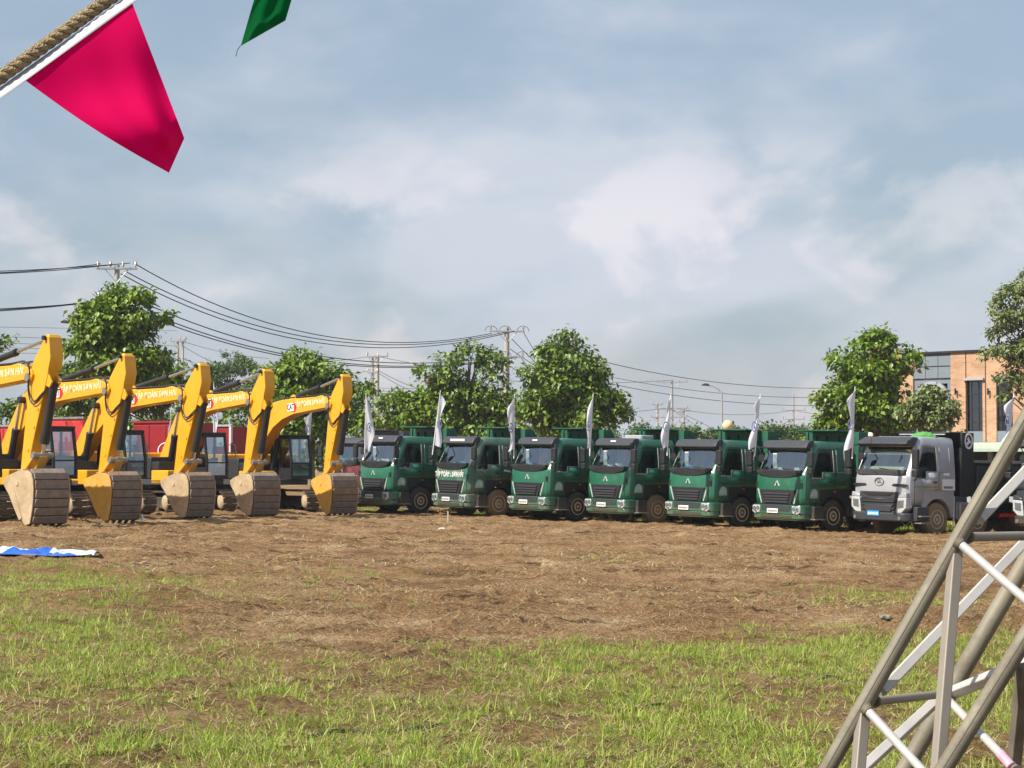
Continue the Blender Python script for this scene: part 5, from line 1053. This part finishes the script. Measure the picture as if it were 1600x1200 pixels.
    for n_, (i, j) in enumerate(idx):                   # lapped wear plates across the back
        a, b = Vector((out[i][0], out[i][1])), Vector((out[j][0], out[j][1])); tdir = (b-a).normalized(); nrm = Vector((-tdir.y, tdir.x))
        if nrm.x < 0: nrm = -nrm
        a2, b2 = a+tdir*.016, b-tdir*.016; wv = R.uniform(-.015, .01)
        poly = [tuple(a2+nrm*.004), tuple(a2+nrm*(.085+.02*(n_ % 2))), tuple(b2+nrm*(.02+.02*(n_ % 2))), tuple(b2+nrm*.004)]
        MB().prism(A(poly), -w+.05+wv, w-.05-wv, 'y').build('wear_plate', 'bucket' if R.random() < .8 else 'bucket_warm', bu, bevel=.008, smooth=0)
    MB().prism(A([(.44, 1.665), (.76, 1.675), (.76, 1.71), (.44, 1.70)]), -w+.05, w-.05, 'y').build('top_plate', by, bu, bevel=.008)
    for yy in np.linspace(-w+.1, w-.1, 5): MB().prism(A([(1.20, .08), (1.27, .22), (1.02, -.10), (.98, -.04)]), yy-.06, yy+.06, 'y').build('tooth', 'track', bu, bevel=.012)
    # lettering on both faces of the boom
    for s in (-1, 1):
        d = (1, 0, .0) if s < 0 else (-1, 0, 0); up = (0, 0, 1); dirx = Vector((1, 0, .045)) if s < 0 else Vector((-1, 0, -.045))
        text('TẬP ĐOÀN SƠN HẢI', .33, 'lettering', 'letter_white', boom, basis((SW-1.22, s*.274, 4.70), dirx, up), .006, sx=.80)
        if logo:
            MB().prism(A([(-2.62, 4.36), (-2.42, 4.36), (-2.28, 4.55), (-2.42, 4.76), (-2.62, 4.76)]), s*.272, s*.284, 'y').build('logo_corner', 'redprint', boom, smooth=0)
            MB().prism(A([(-3.02, 4.38), (-2.48, 4.40), (-2.48, 4.74), (-3.02, 4.72)]), s*.272, s*.292, 'y').build('logo_plate', 'white', boom, smooth=0); text('CAT', .34, 'logo_lettering', 'blackprint', boom, basis((SW-2.755, s*.294, 4.56), dirx, up), .006, sx=.86)
    kids = kid_map(); done = set()                      # the stick leans forward a little, the boom end follows it
    def shear(ob):
        if ob.type == 'MESH' and ob.data.name not in done:
            done.add(ob.data.name)
            for v_ in ob.data.vertices: v_.co.x += .065*max(0, v_.co.z-1.3)*min(1, max(0, (v_.co.x-(SW-3))/3))
        for c_ in kids.get(ob.name, []): shear(c_)
    for ob in kids.get(t.name, []):
        if ob.name.split('.')[0] in ('stick', 'boom', 'stick_cylinder', 'stick_pin', 'top_pin', 'bucket_cylinder', 'link_arm', 'bucket_link', 'link_pin'): shear(ob)
    return t
M['letter_white'] = mat('worn_white_lettering', (0.78, 0.72, 0.50), 0.6, 0, .1, 8)
M['bucket_warm'] = mat('rusty_steel', (0.30, 0.195, 0.125), 0.8, 0, .25, 4, (0.2, 0.13, 0.08), .3, bump=.4, bscale=20)
EX = [(42, 53.8, -45, 'yellow excavator nearest the camera at the left edge, with a pale muddy bucket', 1),
 (162, 58.4, -45, 'yellow excavator second from the left edge, its bucket sides still clean yellow', 0),
 (279, 62.8, -43, 'greyish-bucket yellow excavator between the oval-emblem tipper and the pale-panel tipper', 1),
 (387, 67, -51, 'yellow excavator with a brown mud-caked bucket left of the last excavator', 1),
 (512, 71, -55, 'yellow excavator next to the green trucks, its black cab visible under the boom', 0)]
for i, (px, d, yaw, lab, dirty) in enumerate(EX): excavator(px, d, yaw, lab, dirty, True, seed=i, hscale=(.90, .86, .855, .865, .875)[i])

# ------------------------------------------------------------------ foreground truss
M['dark_seam'] = mat('dark_weld_seam', (0.07, 0.065, 0.05), 0.8)
def truss():
    dA, dF, dG = 5.0, 5.45, 4.75
    lineA = lambda y: (1464-.568*(y-900), y); lineF = lambda y: (1590-.583*(y-900), y); lineG = lambda y: (1600-.622*(y-1000), y)
    b = P(*lineA(1950), dA); b.z = G(b.x); t = empty('metal_truss', b, 'leaning galvanised lattice truss of round and square tubes crossing the lower right corner', 'truss')
    TW = {'diagonal_brace': .86, 'upright_brace': .72, 'cross_tube': .9}
    def weld(p, q, r): MB().tube(p, p+(q-p).normalized()*.013, r*1.32, r*1.08, n=14).build('weld', 'truss', t)
    def ln(name, p, d0, q, d1, r, mt, kind='r'):
        a, c = P(*p, d0)-b, P(*q, d1)-b; m = MB()
        if kind == 'r': m.tube(a, c, r, n=20)
        else: m.sq(a, c, r, tw=TW.get(name, .5))
        m.build(name, mt, t, bevel=0 if kind == 'r' else .003)
        if name in ('round_brace', 'cross_tube'): weld(a, c, r*1.15); weld(c, a, r*1.15)
    ln('chord', lineA(1950), dA, lineA(250), dA, .0215, 'truss'); ln('chord', lineF(1850), dF, lineF(200), dF, .0245, 'truss'); ln('chord', lineG(1980), dG, lineG(400), dG, .0215, 'truss')
    for la, dd, r_, y0, y1 in ((lineA, dA, .0215, 1950, 250), (lineG, dG, .0215, 1980, 400)):
        off = Vector((-.42, -.9, -.05)).normalized()*r_*.99; MB().tube(P(*la(y0), dd)-b+off, P(*la(y1), dd)-b+off, .0016, n=6).build('weld_seam', 'dark_seam', t)
    sqs = [((1378, 1080), dA+.03, (1640, 806), dF, .0135), ((1530, 812), dA+.03, (1790, 540), dF, .0135), ((1462, 1096), dF-.04, (1300, 1246), dA+.03, .0135), ((1220, 1345), dA+.03, (1480, 1075), dF, .0135)]
    for p, d0, q, d1, r in sqs[:3]: ln('diagonal_brace', p, d0, q, d1, r, 'truss_square', 's')
    ln('upright_brace', (1493, 862), dA, (1463, 1235), dG, .0145, 'truss_post', 's'); ln('upright_brace', (1349, 1108), dA, (1316, 1500), dG, .0145, 'truss_post', 's'); ln('upright_brace', (1600, 1040), dG+.02, (1570, 1330), dG+.3, .0145, 'truss', 's')
    ln('cross_tube', (1512, 839), dA+.03, (1680, 836), dF, .0125, 'truss_post'); ln('cross_tube', (1367, 1096), dA+.03, (1487, 1083), dF, .0115, 'truss_post'); ln('cross_tube', (1484, 1084), dF, (1640, 1022), dG, .0145, 'truss_square', 's')
    ln('round_brace', (1496, 846), dA-.03, (1690, 1012), dG, .0115, 'truss_square'); ln('round_brace', (1352, 1106), dA-.03, (1500, 1268), dG, .0115, 'truss_square'); ln('round_brace', (1482, 1094), dF-.03, (1590, 1206), dG+.1, .0115, 'truss_square')
    ln('tape_wrap', (1562, 1177), dG+.157, (1580, 1197), dG+.122, .0125, 'pinktape')
truss()

# ------------------------------------------------------------------ bunting overhead
def bunting():
    d = 3.0; lx = lambda x: 121-.722*x
    a, c = P(-3450, lx(-3450), d), P(3000, lx(3000), d); o = a.copy(); n = 2000; ax = (c-a); L = ax.length; ax.normalize(); s1 = ax.cross(Vector((0, 1, 0))).normalized(); s2 = ax.cross(s1)
    r = bpy.data.objects.new('rope', None); rp = MB()
    for k in range(3):
        pts = [ax*(L*i/n)+(s1*math.cos(2*math.pi*(i/n*L/.046+k/3))+s2*math.sin(2*math.pi*(i/n*L/.046+k/3)))*.0057 for i in range(n+1)]; rp.path(pts, .0059, 7)
    bpy.data.objects.remove(r); ro = rp.build('rope', 'rope', smooth=80); ro.location = o; tag(ro, 'thick twisted hemp rope running diagonally across the top left corner', 'rope')
    lt = lambda x: 148-.722*x
    p0 = P(-3400, lt(-3400), d-.012); t = empty('bunting_string', p0, 'pennant string with a pink and a green cloth pennant under the hemp rope', 'bunting')
    q0 = lambda x, y, dd=0.: P(x, y, d-.012+dd)-p0
    vs, fs = [], []; N = 250
    for i in range(N+1):
        x = -3400+6300*i/N; yb = lt(x); wv = .004*math.sin(i*.7); vs += [tuple(q0(x-3, yb-9, .012+wv)), tuple(q0(x, yb, .003+wv*.5)), tuple(q0(x+2, yb+5, -.003))]
    for i in range(N):
        for j in (0, 1): fs.append((i*3+j, (i+1)*3+j, (i+1)*3+j+1, i*3+j+1))
    MB().add(vs, fs).build('tape', 'tape', t, smooth=80, solid=.0006)
    def pennant(tl, tr, bl, br, mt, bow, seed, curl=0, tail=None):
        n, m = 24, 20; vs = []; R = random.Random(seed); ph = R.uniform(0, 6)
        for i in range(n+1):
            v = i/n
            for j in range(m+1):
                u = j/m; x = (tl[0]*(1-u)+tr[0]*u)*(1-v)+(bl[0]*(1-u)+br[0]*u)*v; y = (tl[1]*(1-u)+tr[1]*u)*(1-v)+(bl[1]*(1-u)+br[1]*u)*v
                sag = bow*math.sin(math.pi*v)*(1-u)
                dep = .017*math.sin(3.4*v+2.6*u+ph)*v+.016*math.sin(7*v-3.5*u+ph)*v+.006*math.sin(12*u+5*v)*v+.02*v*v+(curl*max(0, v-.88)*3.0 if curl else 0)
                vs.append(tuple(q0(x-sag*.5, y+sag, dep)))
        fs = [(i*(m+1)+j, (i+1)*(m+1)+j, (i+1)*(m+1)+j+1, i*(m+1)+j+1) for i in range(n) for j in range(m)]
        p = MB().add(vs, fs).build('pennant', mt, t, smooth=80)
        return p
    pennant((40, 126), (206, 3), (264, 270), (288, 216), 'pink', 5, 4, curl=.12)
    g = pennant((434, -142), (520, -216), (376, 72), (446, 32), 'greencloth', -6, 9, curl=.05)
    MB().path([q0(376, 71), q0(371, 78), q0(368.5, 88)], .0006, 5).build('loose_thread', 'greencloth', g)
    v = [q0(x, y, .004) for x, y in ((40, 126), (206, 3))]
    MB().path([v[0].lerp(v[1], f) for f in np.linspace(0, 1, 20)], .0011, 5).build('seam', 'pink', t)
bunting()

# ------------------------------------------------------------------ small things on the field
def tarp():
    a = GP(-120, 866); c = GP(176, 864); n, m = 70, 22; R = random.Random(2); o = a.copy(); mats = {}
    wv = lambda u, v, s: math.sin(u*9+s)*math.sin(v*4+u*3+s)
    R2 = lambda u, v: float(fbm(np.array([u*38.]), np.array([v*9.]), 5, 3)[0]-.5)*.17
    def P_(u, v):
        e = 1 if u < .985 else .5; x = a.x+(c.x-a.x)*u; y = a.y+(v-.5)*2.0*(.75+.25*math.sin(u*7+1))*(1-.5*max(0, u-.8)/.2)+.5*u
        z = G(x)+.05+.06*max(0, wv(u, v, 1))+.10*math.exp(-((u-.62)/.10)**2)*math.sin(v*3.1)+.05*math.sin(u*23+v*6)*math.sin(v*3.1)+R2(u, v)*math.sin(v*3.1)
        return Vector((x, y, z))-o
    t = empty('plastic_banner', o, 'crumpled blue and white plastic banner lying on the soil at left', 'banner')
    def part(name, mt, keep):
        vs = [tuple(P_(i/n, j/m)) for i in range(n+1) for j in range(m+1)]
        fs = [(i*(m+1)+j, (i+1)*(m+1)+j, (i+1)*(m+1)+j+1, i*(m+1)+j+1) for i in range(n) for j in range(m) if keep((i+.5)/n, (j+.5)/m)]
        used = sorted({k for f in fs for k in f}); mp = {k: i for i, k in enumerate(used)}
        MB().add([vs[k] for k in used], [tuple(mp[k] for k in f) for f in fs]).build(name, mt, t, smooth=80, solid=.004, recalc=False)
    blue = lambda u, v: (v < .34 and u < .93) or (.60 < u < .74 and v < .75) or (.3 < u < .36)
    part('blue_field', 'tarpblue', blue); part('white_field', 'tarpwhite', lambda u, v: not blue(u, v))
M['tarpblue'] = mat('blue_plastic_sheet', (0.02, 0.12, 0.58), 0.35, 0, .15, 2, (.5, .55, .65), .08); M['tarpwhite'] = mat('white_plastic_sheet', (0.66, 0.70, 0.78), 0.4, 0, .08, 2)
tarp()
def ghz(p): 
    x, y = np.array([p.x]), np.array([p.y]); return float((-TILT*60*np.tanh(x/60)+ground_h(x, y, gmask(x, y)))[0])
def hose(label, pts, r):
    q = [GP(*p) for p in pts]; out = []
    for i in range(len(q)-1):
        for f in np.linspace(0, 1, 6, endpoint=False): v = q[i].lerp(q[i+1], f); v.z = ghz(v)+r*.9; out.append(v)
    o0 = out[0].copy(); o = MB().path([v-o0 for v in out], r, 8).build('hose', 'hose', smooth=60); o.location = o0; tag(o, label, 'hose')
hose('dark hose half buried in the grass in the lower middle', [(478, 1150), (500, 1143), (520, 1137), (545, 1136), (575, 1137), (610, 1138), (660, 1131), (700, 1127)], .014)
hose('short dark hose piece lying in the grass left of the metal truss', [(1278, 1066), (1292, 1063), (1305, 1065), (1318, 1067)], .014)
hose('thin dark hose piece lying in the grass below the middle of the field', [(990, 1107), (1005, 1105), (1025, 1104), (1040, 1103)], .011)
def bottle():
    p = GP(222, 818); p.z = ghz(p); o = MB().lathe([(0, 0), (.05, 0), (.052, .14), (.035, .2), (.016, .24), (.016, .29), (0, .29)], (0, 0, 0), 'z', 12).build('plastic_bottle', 'bottle'); o.location = p; o.scale = (.7, .7, .8); tag(o, 'clear plastic bottle standing on the soil by the second bucket', 'bottle')
    p = GP(700, 817); p.z = ghz(p)-.05; o = MB().path([(0, 0, 0), (.005, 0, .2), (0, .01, .44)], .022, 6).build('marker_stake', 'plaster'); o.location = p; tag(o, 'thin pale stake standing in front of the lettered green truck', 'stake')
    R = random.Random(8)
    for px, py, s, lab in ((797, 806, .32, 'pale concrete lump lying between the lettered truck and its right neighbour'), (1382, 975, .09, 'greenish stone lying at the edge of the grass beside the metal truss'), (113, 803, .17, 'white rag lying in front of the second excavator track'), (1046, 812, .15, 'small pale stone lying by the wheel of the truck with the roof hatch'), (690, 826, .12, 'small pale stone on bare soil below the marker stake')):
        p = GP(px, py); p.z = ghz(p); m = bmesh.new(); bmesh.ops.create_icosphere(m, subdivisions=2, radius=s)
        for v in m.verts: v.co *= 1+R.uniform(-.22, .22); v.co.z *= .5
        me = bpy.data.meshes.new('stone'); m.to_mesh(me); m.free(); me.materials.append(M['stone' if 'green' in lab else 'plaster']); o = bpy.data.objects.new('white_rag' if 'rag' in lab else ('concrete_lump' if 'lump' in lab else 'stone'), me); C.objects.link(o); o.location = p; o.scale = (1.5, .8, 1) if s > .2 else (1, 1, 1); tag(o, lab, 'rag' if 'rag' in lab else ('rubble' if 'lump' in lab else 'stone'))
bottle()
